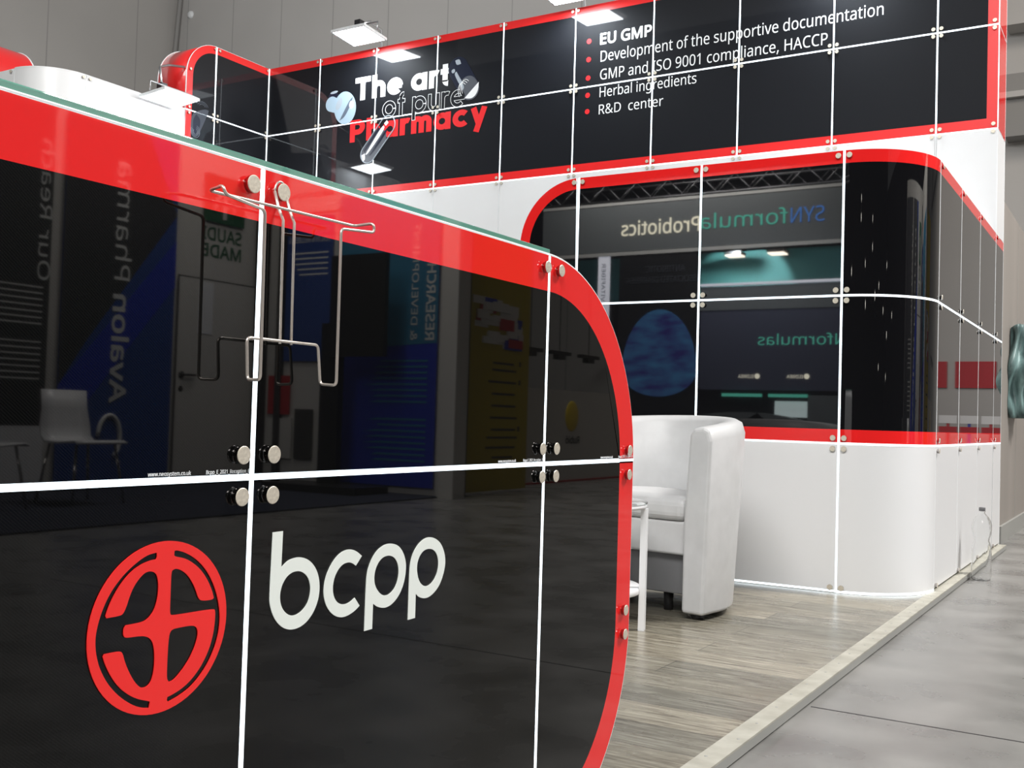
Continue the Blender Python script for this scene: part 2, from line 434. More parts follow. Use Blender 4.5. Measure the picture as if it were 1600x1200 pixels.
def stroke_text(name, body, F, a0, a1, b0, cap, w, mkey, parent, n, label=None, inset=0.0, mkey2=None):
    """round geometric letters drawn with strokes of width w (in cap heights)"""
    xh = 0.74; H = w / 2; R = (xh - w) / 2
    arc = lambda cx, cy, r_, t0, t1, ry=None: [(cx + r_ * math.cos(math.radians(t0 + (t1 - t0) * i / 26)), cy + (ry or r_) * math.sin(math.radians(t0 + (t1 - t0) * i / 26))) for i in range(27)]
    c = H + R
    Rn = 0.205; Rm = 0.165; hc = xh - H - Rn; mc = xh - H - Rm
    hook = arc(H + Rn, hc, Rn, 180, 0) + [(H + 2 * Rn, 0)]
    GL = {
        'T': ([[(0, 1 - H), (0.74, 1 - H)], [(0.37, 0), (0.37, 1)]], 0.74),
        'h': ([[(H, 0), (H, 1.0)], hook], 2 * Rn + w),
        'e': ([arc(c, c, R, 0, 318), [(H * 0.9, c), (c + R + H * 0.62, c)]], 2 * R + w),
        'a': ([arc(c, c, R, 0, 360), [(c + R, 0), (c + R, xh)]], 2 * R + w),
        'r': ([[(H, 0), (H, xh)], arc(H + Rn, hc, Rn, 180, 62)], 0.20 + w),
        't': ([[(0.09 + H, 0.92), (0.09 + H, R * 0.8)] + arc(0.09 + H + 0.14, H + 0.14, 0.14, 180, 270), [(0, xh - H), (0.40, xh - H)]], 0.40),
        'o': ([arc(c, c, R, 0, 360)], 2 * R + w),
        'f': ([[(0.09 + H, 0), (0.09 + H, 0.86)] + arc(0.09 + H + 0.13, 1.0 - H - 0.13 + 0.03, 0.13, 180, 85), [(0, xh - H), (0.40, xh - H)]], 0.40),
        'p': ([arc(c, c, R, 0, 360), [(H, -0.28), (H, xh)]], 2 * R + w),
        'u': ([[(H, xh), (H, H + Rn)] + arc(H + Rn, H + Rn, Rn, 180, 360), [(H + 2 * Rn, 0), (H + 2 * Rn, xh)]], 2 * Rn + w),
        'P': ([[(H, 0), (H, 1)], [(H, 1 - H), (0.36, 1 - H)] + arc(0.36, 0.66, 0.34 - H, 90, -90) + [(H, 0.32 + H)]], 0.70),
        'm': ([[(H, 0), (H, xh)], arc(H + Rm, mc, Rm, 180, 0) + [(H + 2 * Rm, 0)], arc(H + 3 * Rm, mc, Rm, 180, 0) + [(H + 4 * Rm, 0)]], 4 * Rm + w),
        'c': ([arc(c, c, R, 44, 316)], 2 * R + w * 0.75),
        'y': ([[(H * 0.9, xh), (0.335, 0.06)], [(0.67 - H * 0.9, xh), (0.335 - 0.10, -0.29)]], 0.67),
        ' ': ([], 0.22)}
    strokes = []; x = 0.0
    for ch in body:
        g_, adv = GL[ch]
        for s_ in g_: strokes.append([(px + x, py) for px, py in s_])
        x += adv + 0.075
    x -= 0.075
    sx = (a1 - a0) / x
    mb = MB(mkey, mkey2 or mkey)
    def ribbons(hw, nn, mi, trim):
        for k_, st in enumerate(strokes):
            q = [Vector(v_) for v_ in st]
            if trim:      # keep the stroke ends inside the white edge
                q[0] = q[0] + (q[1] - q[0]).normalized() * trim; q[-1] = q[-1] + (q[-2] - q[-1]).normalized() * trim
            L_, R_ = [], []
            closed = (q[0] - q[-1]).length < 1e-4
            for i in range(len(q)):
                pa = q[i - 1] if i > 0 else (q[-2] if closed else q[0]); pb = q[i + 1] if i < len(q) - 1 else (q[1] if closed else q[-1])
                d = (pb - pa).normalized(); s_ = Vector((-d.y, d.x)) * hw
                L_.append(q[i] + s_); R_.append(q[i] - s_)
            Z = nn + k_ * 1e-5
            lv = [mb.bm.verts.new(F(a0 + v_.x * sx, b0 + v_.y * cap, Z)) for v_ in L_]; rv = [mb.bm.verts.new(F(a0 + v_.x * sx, b0 + v_.y * cap, Z)) for v_ in R_]
            for i in range(len(q) - 1):
                mb.bm.faces.new([rv[i], rv[i + 1], lv[i + 1], lv[i]]).material_index = mi
    ribbons(H, n, 0, 0.0)
    if inset: ribbons(H - inset, n + 0.0008, 1, inset)
    o = mb.build(name, parent, recalc=False)
    if label: o['label'] = label
    return o

def flat_shape(name, loops, F, mkey, parent=None, n=0.0015, thick=0.001, label=None):
    """planar shape with holes: first loop outside, the others holes"""
    c = bpy.data.curves.new('s', 'CURVE'); c.dimensions = '2D'; c.fill_mode = 'BOTH'
    for lp in loops:
        s = c.splines.new('POLY'); s.points.add(len(lp) - 1)
        for pt, (a, b_) in zip(s.points, lp): pt.co = (a, b_, 0, 1)
        s.use_cyclic_u = True
    c.extrude = thick / 2
    o = bpy.data.objects.new('s', c); COL.objects.link(o)
    bpy.context.view_layer.update()
    me = bpy.data.meshes.new_from_object(o.evaluated_get(bpy.context.evaluated_depsgraph_get()))
    bpy.data.objects.remove(o); bpy.data.curves.remove(c)
    mb = MB(mkey)
    mb.bm.from_mesh(me); bpy.data.meshes.remove(me)
    for v in mb.bm.verts: v.co = F(v.co.x, v.co.y, n - thick / 2 + v.co.z)
    for f in mb.bm.faces: f.material_index = 0; f.smooth = False
    o = mb.build(name, parent)
    if label: o['label'] = label
    return o

def smooth_loop(pts, corner=48, it=2):
    """Chaikin corner cutting that keeps the sharp corners"""
    for _ in range(it):
        out = []; k = len(pts)
        for i in range(k):
            p, q, r = Vector(pts[i - 1]), Vector(pts[i]), Vector(pts[(i + 1) % k])
            a = (q - p).angle(r - q, 0)
            if math.degrees(a) > corner: out.append(tuple(q))
            else:
                out.append(tuple(q.lerp(p, 0.25))); out.append(tuple(q.lerp(r, 0.25)))
        pts = out
    return pts

def ellipse(a, b, ra, rb, seg=32, rot=0.0):
    c, s = math.cos(rot), math.sin(rot)
    return [(a + ra * math.cos(t) * c - rb * math.sin(t) * s, b + ra * math.cos(t) * s + rb * math.sin(t) * c) for t in [2 * math.pi * i / seg for i in range(seg)]]

def panel(name, F, a0, a1, b0, b1, core, band, parent, l=0, r=0, t=0, b=0, th=0.008, edge='edge'):
    """flat slab with a coloured border of width l/r/t/b along its sides"""
    mb = MB(core, band, edge)
    def q(x0, x1, y0, y1, mi):
        if x1 - x0 > 1e-6 and y1 - y0 > 1e-6:
            mb.face([F(x0, y0, 0), F(x1, y0, 0), F(x1, y1, 0), F(x0, y1, 0)], mi)
    q(a0 + l, a1 - r, b0 + b, b1 - t, 0)
    q(a0, a1, b1 - t, b1, 1); q(a0, a1, b0, b0 + b, 1)
    q(a0, a0 + l, b0 + b, b1 - t, 1); q(a1 - r, a1, b0 + b, b1 - t, 1)
    c = [(a0, b0), (a1, b0), (a1, b1), (a0, b1)]
    for i in range(4):
        p, s = c[i], c[(i + 1) % 4]
        mb.face([F(*p, 0), F(*s, 0), F(*s, -th), F(*p, -th)], 2)
    mb.face([F(*p, -th) for p in c], 2)
    return mb.build(name, parent, weld=True)

def arc_pts(ca, cb, ra, rb, t0, t1, seg=24):
    return [(ca + ra * math.cos(math.radians(t0 + (t1 - t0) * i / seg)), cb + rb * math.sin(math.radians(t0 + (t1 - t0) * i / seg))) for i in range(seg + 1)]

def end_panel(name, F, inner, outer, core_poly, outline, core, band, parent, th=0.008):
    """slab with a curved border: border = quads between the matching rows inner and outer"""
    mb = MB(core, band, 'edge')
    for i in range(len(inner) - 1):
        mb.face([F(*inner[i], 0), F(*outer[i], 0), F(*outer[i + 1], 0), F(*inner[i + 1], 0)], 1)
    mb.face([F(*p, 0) for p in core_poly], 0)
    k = len(outline)
    for i in range(k):
        p, s = outline[i], outline[(i + 1) % k]
        mb.face([F(*p, 0), F(*s, 0), F(*s, -th), F(*p, -th)], 2)
    mb.face([F(*p, -th) for p in outline], 2)
    return mb.build(name, parent)

def strip(F, a0, a1, b0, b1, parent, n0=-0.012, n1=0.0012, name='light_strip'):
    mb = MB('strip')
    k = 0.66          # the lit core is a little slimmer than the joint
    if a1 - a0 < b1 - b0: c_ = (a0 + a1) / 2; h_ = (a1 - a0) / 2 * k; a0, a1 = c_ - h_, c_ + h_
    else: c_ = (b0 + b1) / 2; h_ = (b1 - b0) / 2 * k; b0, b1 = c_ - h_, c_ + h_
    mb.prism([(a0, b0), (a1, b0), (a1, b1), (a0, b1)], F, n0, n1)
    return mb.build(name, parent)

def make_fixing_mesh(r, h, axis):
    mb = MB('steel', 'chrome')
    mb.lathe([(r * 0.86, -0.002), (r * 0.86, h * 0.5), (r, h * 0.5), (r, h * 0.93)], (0, 0, 0), axis, 22, 1)
    mb.lathe([(r, h * 0.93), (r * 0.93, h), (0, h)], (0, 0, 0), axis, 22, 0, False)
    o = mb.build('fixing'); me = o.data
    bpy.data.objects.remove(o)
    return me
FIX_X = make_fixing_mesh(0.0102, 0.0085, (1, 0, 0))
FIX_XL = make_fixing_mesh(0.0118, 0.013, (1, 0, 0))
FIX_Y = make_fixing_mesh(0.0128, 0.012, (0, -1, 0))
def fixing(me, p, parent):
    o = bpy.data.objects.new('fixing', me); COL.objects.link(o)
    o.parent = parent; o.location = Vector(p) - world_loc(parent)
    return o

# ------------------------------------------------------------------ setting of the hall
FZ = -0.03
mb = MB('concrete'); mb.box((-34, -16, FZ - 0.2), (26, 19, FZ)); tag(mb.build('floor'), 'grey polished concrete hall floor', None, None, 'structure')
mb = MB('dark'); mb.box((-0.79, 2.93, FZ), (3.9, 2.936, FZ + 0.0006)); tag(mb.build('trim_1'), 'dark joint across the concrete aisle', None, None, 'structure')
mb = MB('planks'); mb.box((-9.6, -0.3, FZ), (-0.855, 7.62, 0.0)); tag(mb.build('floor_booth'), 'booth floor of grey wood planks', None, None, 'structure')
mb = MB('trim', 'trim_side', 'dark')
mb.box((-0.855, -0.3, FZ + 0.004), (-0.80, 7.62, 0.0005))
mb.face([(-0.7995, -0.3, FZ + 0.004), (-0.7995, 7.62, FZ + 0.004), (-0.7995, 7.62, -0.004), (-0.7995, -0.3, -0.004)], 1)
mb.box((-0.85, -0.3, FZ), (-0.806, 7.62, FZ + 0.004), 2)  # dark strip put in for the shadow line under the edge
for i in range(46):
    y = 0.35 + i * 0.16 + random.uniform(-0.02, 0.02)
    mb.lathe([(0.0, 0.0014), (0.004, 0.0011), (0.0044, 0.0005)], (-0.828 + random.uniform(-0.012, 0.012), y, 0.0), (0, 0, 1), 8, 1)
tag(mb.build('trim_2', recalc=False), 'pale screwed edge strip along the booth floor', None, None, 'structure')
mb = MB('hall'); mb.box((-21.2, 18.0, FZ), (26, 18.3, 15)); tag(mb.build('wall_back'), 'grey panelled hall wall', None, None, 'structure')
mb = MB('hall_left'); mb.box((-21.5, -16, FZ), (-21.2, 18.3, 15)); tag(mb.build('wall_left'), 'grey panelled hall side wall', None, None, 'structure')
mb = MB('hall_dark'); mb.box((-21.2, -16.0, FZ), (26, -15.8, 13)); tag(mb.build('wall_front'), 'unseen end of the hall, made dark to keep pod reflections black', None, None, 'structure')  # dark backdrop added out of view so the pod mirrors black
mb = MB('hall_dark'); mb.box((25.8, -15.8, FZ), (26, 18, 9)); tag(mb.build('wall_right'), 'dark side of the hall', None, None, 'structure')
mb = MB('duct'); mb.box((-1.95, 17.6, 5.28), (12, 18.0, 6.25)); tag(mb.build('trim_3'), 'dark grey duct along the hall wall', None, None, 'structure')
mb = MB('hall'); mb.box((-1.95, 17.55, 7.0), (12, 18.0, 7.2)); mb.box((-1.95, 17.5, 5.86), (12, 17.7, 5.95)); tag(mb.build('trim_4'), 'grey ledges on the hall wall', None, None, 'structure')
mb = MB('duct'); mb.tube([(-21.0, 17.8, 6.0), (-21.0, 17.8, 9.6), (-20.86, 17.85, 11.8), (-20.8, 17.85, 13.5)], 0.06, 8); tag(mb.build('trim_5'), 'dark conduit in the hall corner', None, None, 'structure')
t = thing('detector', (-20.7, 17.95, 10.6), 'small pale round detector high on the grey hall wall', 'detector')
mb = MB('lamp_white'); mb.lathe([(0.0, 0.06), (0.06, 0.055), (0.09, 0.03), (0.1, 0.0)], (-20.7, 18.0, 10.6), (0, -1, 0)); mb.build('housing', t)

# neighbouring partition and the teal bundle
mb = MB('partition', 'trim_side')
mb.box((-1.0, 7.95, FZ), (-0.885, 17.4, 2.35)); mb.box((-0.885, 7.95, FZ), (-0.868, 17.4, 0.09), 1)
for i in range(1, 9): mb.box((-0.886, 7.95 + i * 1.0, FZ + 0.12), (-0.8835, 7.955 + i * 1.0, 2.35), 1)
tag(mb.build('partition', origin=(-0.94, 12, FZ)), 'low warm grey partition running behind the booth', 'partition')
mb = MB('teal')
bm = mb.bm
gx, gz = 26, 26
rows = []
for i in range(gz + 1):
    row = []
    for j in range(gx + 1):
        u, v = j / gx, i / gz
        an = math.pi * u
        fold = 1 + 0.22 * math.sin(9 * u * math.pi + 2.2 * math.sin(5 * v)) + 0.14 * math.sin(13 * v + 6 * u)
        rad = (0.105 + 0.035 * math.sin(math.pi * v)) * fold
        row.append(bm.verts.new((-0.882 + max(0.0, math.sin(an)) * rad, 8.62 - math.cos(an) * rad * 1.6, 0.845 + 0.66 * v + 0.03 * math.sin(7 * u) * v)))
    rows.append(row)
for i in range(gz):
    for j in range(gx):
        bm.faces.new([rows[i][j], rows[i][j + 1], rows[i + 1][j + 1], rows[i + 1][j]]).smooth = True
bm.faces.new(rows[0]); bm.faces.new(list(reversed(rows[-1])))
bmesh.ops.translate(bm, verts=bm.verts, vec=(0, 0, 0))
tag(mb.build('fabric_bundle', origin=(-0.86, 8.62, 0.84)), 'crumpled teal fabric bundle hanging on the grey partition', 'fabric')

# ------------------------------------------------------------------ reception desk
XD = -0.860
F = frame_px(XD)
Y0, Y1, Y2, YE, YS = 0.196, 0.860, 1.525, 1.878, -0.157
ZT, ZM, ZL = 1.012, 0.6645, 0.350
G = 0.0036
BD = 0.060
desk = thing('reception_desk', (XD - 0.3, 0.86, 0.0), 'glossy black reception desk with red border and red emblem beside the aisle', 'desk')
R1 = YE - Y2
# body behind the panels
out = arc_pts(Y2, ZT - R1, R1 + 0.0025, R1 + 0.0025, 0, 90) + arc_pts(Y0, ZT - R1, R1 + 0.0025, R1 + 0.0025, 90, 180) + arc_pts(Y0, R1, R1 + 0.0025, R1, 180, 270) + arc_pts(Y2, R1, R1 + 0.0025, R1, 270, 360)
mb = MB('edge'); mb.prism(out, F, -0.56, -0.0135); mb.build('body', desk)
# top row
PA = panel('panel', F, Y0 + G, Y1 - G, ZM + G, ZT, 'weave', 'red', desk, t=BD)
PB_ = panel('panel', F, Y1 + G, Y2 - G, ZM + G, ZT, 'weave', 'red', desk, t=BD)
PC = panel('panel', F, Y0 + G, Y1 - G, 0.004, ZM - G, 'weave', 'red', desk, b=BD)
PD = panel('panel', F, Y1 + G, Y2 - G, 0.004, ZM - G, 'weave', 'red', desk, b=BD)
def desk_end(sgn, ya, top):
    # quarter-round end panels, sgn = +1 right end, -1 left end
    ca = ya + sgn * G
    r = R1 - G
    m = lambda pts: [(ca + sgn * a, b) for a, b in pts]
    if top:
        cb = ZT - R1
        o_ = [(r, ZM + G)] + arc_pts(0, cb, r, R1, 0, 90)
        i_ = [(r - BD, ZM + G)] + arc_pts(0, cb, r - BD, R1 - BD, 0, 90)
        core = m(i_ + [(0, ZM + G)]); outl = m(o_ + [(0, ZM + G)])
    else:
        o_ = [(r, ZM - G)] + [(r, R1)] + arc_pts(0, R1 + 0.004, r, R1, 0, -90)[1:]
        i_ = [(r - BD, ZM - G)] + [(r - BD, R1)] + arc_pts(0, R1 + 0.004, r - BD, R1 - BD, 0, -90)[1:]
        core = m(i_ + [(0, ZM - G)]); outl = m(o_ + [(0, ZM - G)])
    return end_panel('end_panel', F, m(i_), m(o_), core, outl, 'weave', 'red', desk)
PE = desk_end(1, Y2, True); desk_end(1, Y2, False); desk_end(-1, Y0, True); desk_end(-1, Y0, False)
# lit joints
for y in (Y0, Y1, Y2):
    strip(F, y - (G * 0.45 if y == Y2 else G), y + (G * 0.3 if y == Y2 else G), ZM + G, ZT - 0.001, desk, n1=0.0004 if y == Y2 else 0.001)
    strip(F, y - G, y + G, 0.006, ZM - G, desk)
for ya, yb_ in ((YS + 0.002, Y0 - G), (Y0 - G, Y1 - G), (Y1 - G, Y2 - G), (Y2 - G, YE - 0.001)):
    strip(F, ya, yb_, ZM - G, ZM + G, desk)
mb = MB('edge'); mb.prism([(YE - 0.012, ZL - 0.004), (YE + 0.0015, ZL - 0.004), (YE + 0.0015, ZL + 0.004), (YE - 0.012, ZL + 0.004)], F, -0.012, -0.002); mb.build('joint_pin', desk)
for y in (Y0, Y1, Y2):
    for dy in (-0.0245, 0.0225):
        dy += 0.004 * y / 0.86
        fixing(FIX_X, (XD, y + dy, 0.990), desk); fixing(FIX_X, (XD, y + dy, 0.6895), desk); fixing(FIX_X, (XD, y + dy, 0.6435), desk)
for z in (0.683, 0.637, 0.3785, 0.333):
    fixing(FIX_X, (XD, YE - 0.031, z), desk); fixing(FIX_X, (XD, YS + 0.041, z), desk)
mb = MB('edge'); mb.tube([F(a, b, -0.003) for a, b in out], 0.0020, 6, closed=True); mb.build('edge_trim', desk)
# glass top
mb = MB('glass'); mb.box((XD - 0.55, Y0 - 0.01, ZT + 0.0025), (XD - 0.003, Y2 + 0.006, ZT + 0.0115))
g = mb.build('glass_top', desk)
bv = g.modifiers.new('bevel', 'BEVEL'); bv.width = 0.0015; bv.segments = 2
# emblem and lettering, traced in metres on the panel
EMB = {'outer': (0.7405, 0.5161, 0.0879, 0.0869), 'holes': [[(0.7309, 0.592), (0.7299, 0.5924), (0.718, 0.5908), (0.7029, 0.5828), (0.6883, 0.5718), (0.676, 0.5578), (0.6677, 0.5421), (0.6628, 0.526), (0.6616, 0.5141), (0.6635, 0.5001), (0.6688, 0.4854), (0.6786, 0.4697), (0.6923, 0.4554), (0.7079, 0.4442), (0.7198, 0.4388), (0.7288, 0.4369), (0.7298, 0.4427), (0.7274, 0.444), (0.7154, 0.4481), (0.7036, 0.4546), (0.6908, 0.465), (0.681, 0.4777), (0.6739, 0.4906), (0.6712, 0.498), (0.6725, 0.5003), (0.6909, 0.5002), (0.6939, 0.4978), (0.6972, 0.4879), (0.7025, 0.4775), (0.7087, 0.4677), (0.7158, 0.4602), (0.7208, 0.4585), (0.7266, 0.4593), (0.7313, 0.4648), (0.7334, 0.4748), (0.7336, 0.4877), (0.7316, 0.4993), (0.7272, 0.5064), (0.7201, 0.51), (0.7123, 0.5112), (0.6969, 0.5118), (0.6942, 0.5141), (0.6938, 0.5212), (0.6963, 0.5243), (0.7116, 0.5243), (0.7194, 0.5252), (0.7251, 0.5284), (0.7308, 0.5348), (0.7343, 0.5456), (0.735, 0.5584), (0.7331, 0.5675), (0.7299, 0.5722), (0.7238, 0.5745), (0.7169, 0.5737), (0.7094, 0.5678), (0.7031, 0.5599), (0.6988, 0.5502), (0.6963, 0.5427), (0.6929, 0.5362), (0.6892, 0.5347), (0.6735, 0.5346), (0.6723, 0.5368), (0.6749, 0.5441), (0.6799, 0.5542), (0.6886, 0.5663), (0.6994, 0.5761), (0.7107, 0.582), (0.7223, 0.5851), (0.7302, 0.5856), (0.7315, 0.5879)], [(0.7534, 0.592), (0.7565, 0.5924), (0.7694, 0.5884), (0.785, 0.5793), (0.7989, 0.566), (0.8086, 0.5513), (0.815, 0.5367), (0.8187, 0.5225), (0.8198, 0.5103), (0.8182, 0.4967), (0.8133, 0.4821), (0.804, 0.4667), (0.7914, 0.4539), (0.7788, 0.4455), (0.7642, 0.4403), (0.7529, 0.4378), (0.751, 0.4398), (0.7516, 0.4429), (0.7598, 0.4445), (0.7722, 0.4485), (0.7847, 0.456), (0.7962, 0.4673), (0.8054, 0.4818), (0.8103, 0.4963), (0.8123, 0.5097), (0.8124, 0.5225), (0.81, 0.5249), (0.7557, 0.5255), (0.7515, 0.527), (0.7505, 0.5304), (0.7505, 0.5467), (0.7503, 0.568), (0.7513, 0.572), (0.7554, 0.5736), (0.7617, 0.572), (0.7705, 0.5666), (0.7785, 0.5574), (0.7844, 0.5474), (0.7881, 0.5385), (0.7927, 0.5354), (0.8072, 0.5347), (0.8094, 0.5366), (0.8067, 0.5447), (0.7993, 0.5575), (0.7899, 0.5687), (0.7785, 0.5774), (0.7675, 0.5831), (0.7547, 0.5861), (0.7532, 0.5874)], [(0.7514, 0.5082), (0.7544, 0.5115), (0.7648, 0.5118), (0.7797, 0.5116), (0.7864, 0.5094), (0.7893, 0.5039), (0.7888, 0.4964), (0.7843, 0.4854), (0.7773, 0.4749), (0.7692, 0.4665), (0.7591, 0.4586), (0.7529, 0.4581), (0.7503, 0.4611), (0.7497, 0.4685), (0.7498, 0.4881), (0.7503, 0.501)]]}
flat_shape('emblem', [ellipse(*EMB['outer'], 72)] + [smooth_loop(p) for p in EMB['holes']], F, 'emblem', PC, label='round red emblem')
LET = [[[(0.8954, 0.5999), (0.9119, 0.6001), (0.9112, 0.5582), (0.9207, 0.5648), (0.9317, 0.5672), (0.9429, 0.5673), (0.9556, 0.5635), (0.9665, 0.5559), (0.9746, 0.545), (0.9787, 0.5315), (0.9782, 0.5171), (0.9735, 0.5047), (0.9655, 0.4943), (0.9544, 0.4867), (0.9422, 0.4833), (0.93, 0.4834), (0.9179, 0.4874), (0.9066, 0.496), (0.8993, 0.5067), (0.8948, 0.5182), (0.894, 0.5265)], [(0.9106, 0.5244), (0.9115, 0.5325), (0.9151, 0.5404), (0.9217, 0.5473), (0.9305, 0.5509), (0.9407, 0.5512), (0.9501, 0.5479), (0.9571, 0.5419), (0.9618, 0.5335), (0.9628, 0.5255), (0.9612, 0.5164), (0.9564, 0.5085), (0.9484, 0.5025), (0.9393, 0.4995), (0.9312, 0.4997), (0.923, 0.503), (0.9161, 0.5091), (0.912, 0.5166)]], [[(1.0571, 0.5575), (1.0458, 0.5462), (1.0392, 0.5502), (1.031, 0.5522), (1.0207, 0.551), (1.012, 0.5453), (1.0057, 0.5371), (1.0028, 0.5271), (1.0033, 0.5182), (1.0064, 0.5105), (1.0119, 0.5046), (1.0188, 0.5014), (1.0269, 0.5), (1.0349, 0.5011), (1.0406, 0.5033), (1.0456, 0.5058), (1.0557, 0.4946), (1.0483, 0.4899), (1.0357, 0.4856), (1.0232, 0.4842), (1.0117, 0.4869), (1.0013, 0.4928), (0.9932, 0.5013), (0.9878, 0.5122), (0.9861, 0.5233), (0.9881, 0.5355), (0.994, 0.5472), (1.0034, 0.558), (1.0143, 0.5651), (1.0255, 0.5681), (1.036, 0.5679), (1.0467, 0.5643)]], [[(1.0671, 0.4605), (1.0829, 0.4609), (1.0831, 0.4935), (1.0908, 0.4886), (1.101, 0.4853), (1.1124, 0.4844), (1.1251, 0.4879), (1.1377, 0.4966), (1.1463, 0.5083), (1.1509, 0.5223), (1.1518, 0.5351), (1.1487, 0.5467), (1.1409, 0.558), (1.13, 0.5654), (1.1155, 0.5685), (1.1028, 0.5677), (1.0892, 0.5627), (1.0786, 0.5536), (1.0714, 0.542), (1.0683, 0.5316), (1.0676, 0.5178)], [(1.0835, 0.5268), (1.085, 0.5359), (1.0902, 0.5447), (1.0987, 0.5509), (1.1087, 0.5529), (1.1177, 0.552), (1.1265, 0.5481), (1.1332, 0.5403), (1.136, 0.532), (1.1357, 0.5224), (1.1316, 0.5117), (1.1242, 0.5046), (1.1154, 0.5007), (1.1064, 0.5006), (1.0974, 0.5041), (1.0895, 0.5113), (1.0849, 0.5188)]], [[(1.1599, 0.461), (1.176, 0.4614), (1.1758, 0.4944), (1.1827, 0.4891), (1.1941, 0.4855), (1.2055, 0.4853), (1.2182, 0.4896), (1.2308, 0.4981), (1.239, 0.5099), (1.2442, 0.5238), (1.2445, 0.5357), (1.2399, 0.5481), (1.2313, 0.559), (1.2197, 0.5659), (1.2065, 0.5695), (1.1937, 0.5689), (1.18, 0.5634), (1.1695, 0.5545), (1.1632, 0.5445), (1.1603, 0.5326), (1.1599, 0.5197), (1.1598, 0.4921)], [(1.1765, 0.5276), (1.1773, 0.5374), (1.1824, 0.5459), (1.1905, 0.5518), (1.2003, 0.5535), (1.2104, 0.5525), (1.2199, 0.5479), (1.2262, 0.5392), (1.2281, 0.5305), (1.2267, 0.5197), (1.2205, 0.5103), (1.2116, 0.5038), (1.2017, 0.5013), (1.1932, 0.503), (1.1853, 0.5077), (1.1793, 0.5167)]]]
for loops in LET:
    flat_shape('lettering', [smooth_loop(lp, 40) for lp in loops], F, 'vinyl', PD, label='white letter')
for a0, a1, b0, body in ((0.7165, 0.772, 0.6695, 'www.neosystem.co.uk'), (0.793, 0.856, 0.6695, 'Bcpp_E_2021_Reception_6'), (1.381, 1.434, 0.6695, 'www.neosystem.co.uk'), (1.457, 1.519, 0.6695, 'Bcpp_E_2021_Reception_7'), (1.735, 1.786, 0.6695, 'www.neosystem.co.uk'), (1.811, 1.873, 0.6695, 'Bcpp_E_2021_Reception_8')):
    lettering('small_print', body, F, a0, a1, b0, 0.0042, 'print', PA if a0 < 0.86 else (PB_ if a0 < 1.52 else PE), n=0.0006, thick=0.0004, label='small white print')

# ------------------------------------------------------------------ wire leaflet holder hung on a desk fixing
hold = thing('leaflet_holder', (XD, 0.883, 0.985), 'bent steel wire leaflet holder hanging on the desk front', 'holder')
def rounded(pts, r=0.006, k=4):
    out = []; nP = len(pts)
    for i, p in enumerate(pts):
        p = Vector(p); a = Vector(pts[i - 1]); c = Vector(pts[(i + 1) % nP])
        da = (a - p); dc = (c - p)
        ra = min(r, da.length * 0.45); rc = min(r, dc.length * 0.45)
        s = p + da.normalized() * ra; e2 = p + dc.normalized() * rc
        for j in range(k + 1):
            q = j / k
            out.append((s * (1 - q) ** 2 + p * 2 * q * (1 - q) + e2 * q * q))
    return out
xb, xf = XD + 0.022, XD + 0.047
loop = [(xb, 0.762, 0.966), (xb, 0.995, 0.969), (xf + 0.002, 0.999, 0.971), (xf + 0.002, 1.001, 0.960), (xf, 0.942, 0.955), (xf, 0.943, 0.771), (xb, 0.943, 0.772), (xb, 0.937, 0.818), (xb, 0.823, 0.818), (xb, 0.826, 0.772), (xf, 0.820, 0.772), (xf, 0.818, 0.954), (xf, 0.761, 0.960), (xf - 0.002, 0.759, 0.969)]
mb = MB('wire'); mb.tube(rounded(loop, 0.006), 0.0018, 8, closed=True); mb.build('pocket_frame', hold)
for ya in (0.8735, 0.8915):
    mb = MB('wire'); mb.tube([(XD + 0.006, ya, 0.989), (XD + 0.012, ya, 0.970), (XD + 0.0195, ya + 0.001, 0.955), (XD + 0.0195, ya + 0.003, 0.815)], 0.0017, 8); mb.build('hanger', hold)
mb = MB('wire')
mb.tube([(XD + 0.006, 0.8825 + 0.009 * math.cos(t_), 0.989 + 0.0125 * math.sin(t_)) for t_ in [math.pi * i / 12 for i in range(13)]], 0.0013, 8); mb.build('hook', hold)

# ------------------------------------------------------------------ curved display pod
YP, XS = 4.8013, -0.843
PX = [-2.893, -2.546, -1.875, -1.194]
CY = 5.170
SY = [CY, 5.822, 6.517, 7.216, 7.605]
PT, PM, PB = 1.992, 1.333, 0.667
GP = 0.005
pod = thing('display_pod', (-1.9, 5.6, 0.0), 'glossy black curved pod with red bands over white base behind the armchair', 'pod')
Fp = frame_my(YP); Fs = frame_px(XS)
PBD = 0.058
mb = MB('white')     # core of the pod
core = [(-2.89, YP + 0.02), (-1.194, YP + 0.02)] + [(-1.194 + (0.351 - 0.02) * math.sin(math.radians(a)), CY - (CY - YP - 0.02) * math.cos(math.radians(a))) for a in range(0, 91, 6)] + [(XS - 0.02, 7.2), (-2.89, 7.2)]
mb.prism([(x, y) for x, y in core], lambda a, b, n: Vector((a, b, n)), 0.004, PT - 0.36)
mb.prism([(max(x, -2.56), y) for x, y in core], lambda a, b, n: Vector((a, b, n)), PT - 0.36, PT - 0.01)
mb.build('core', pod)
for i in range(1, 3):
    a0, a1 = PX[i] + GP, PX[i + 1] - GP
    panel('panel', Fp, a0, a1, PM + GP, PT, 'black', 'red', pod, t=PBD)
    panel('panel', Fp, a0, a1, PB + GP, PM - GP, 'black', 'red', pod, b=PBD)
    panel('base_panel', Fp, a0, a1, 0.012, PB - GP, 'white', 'white', pod)
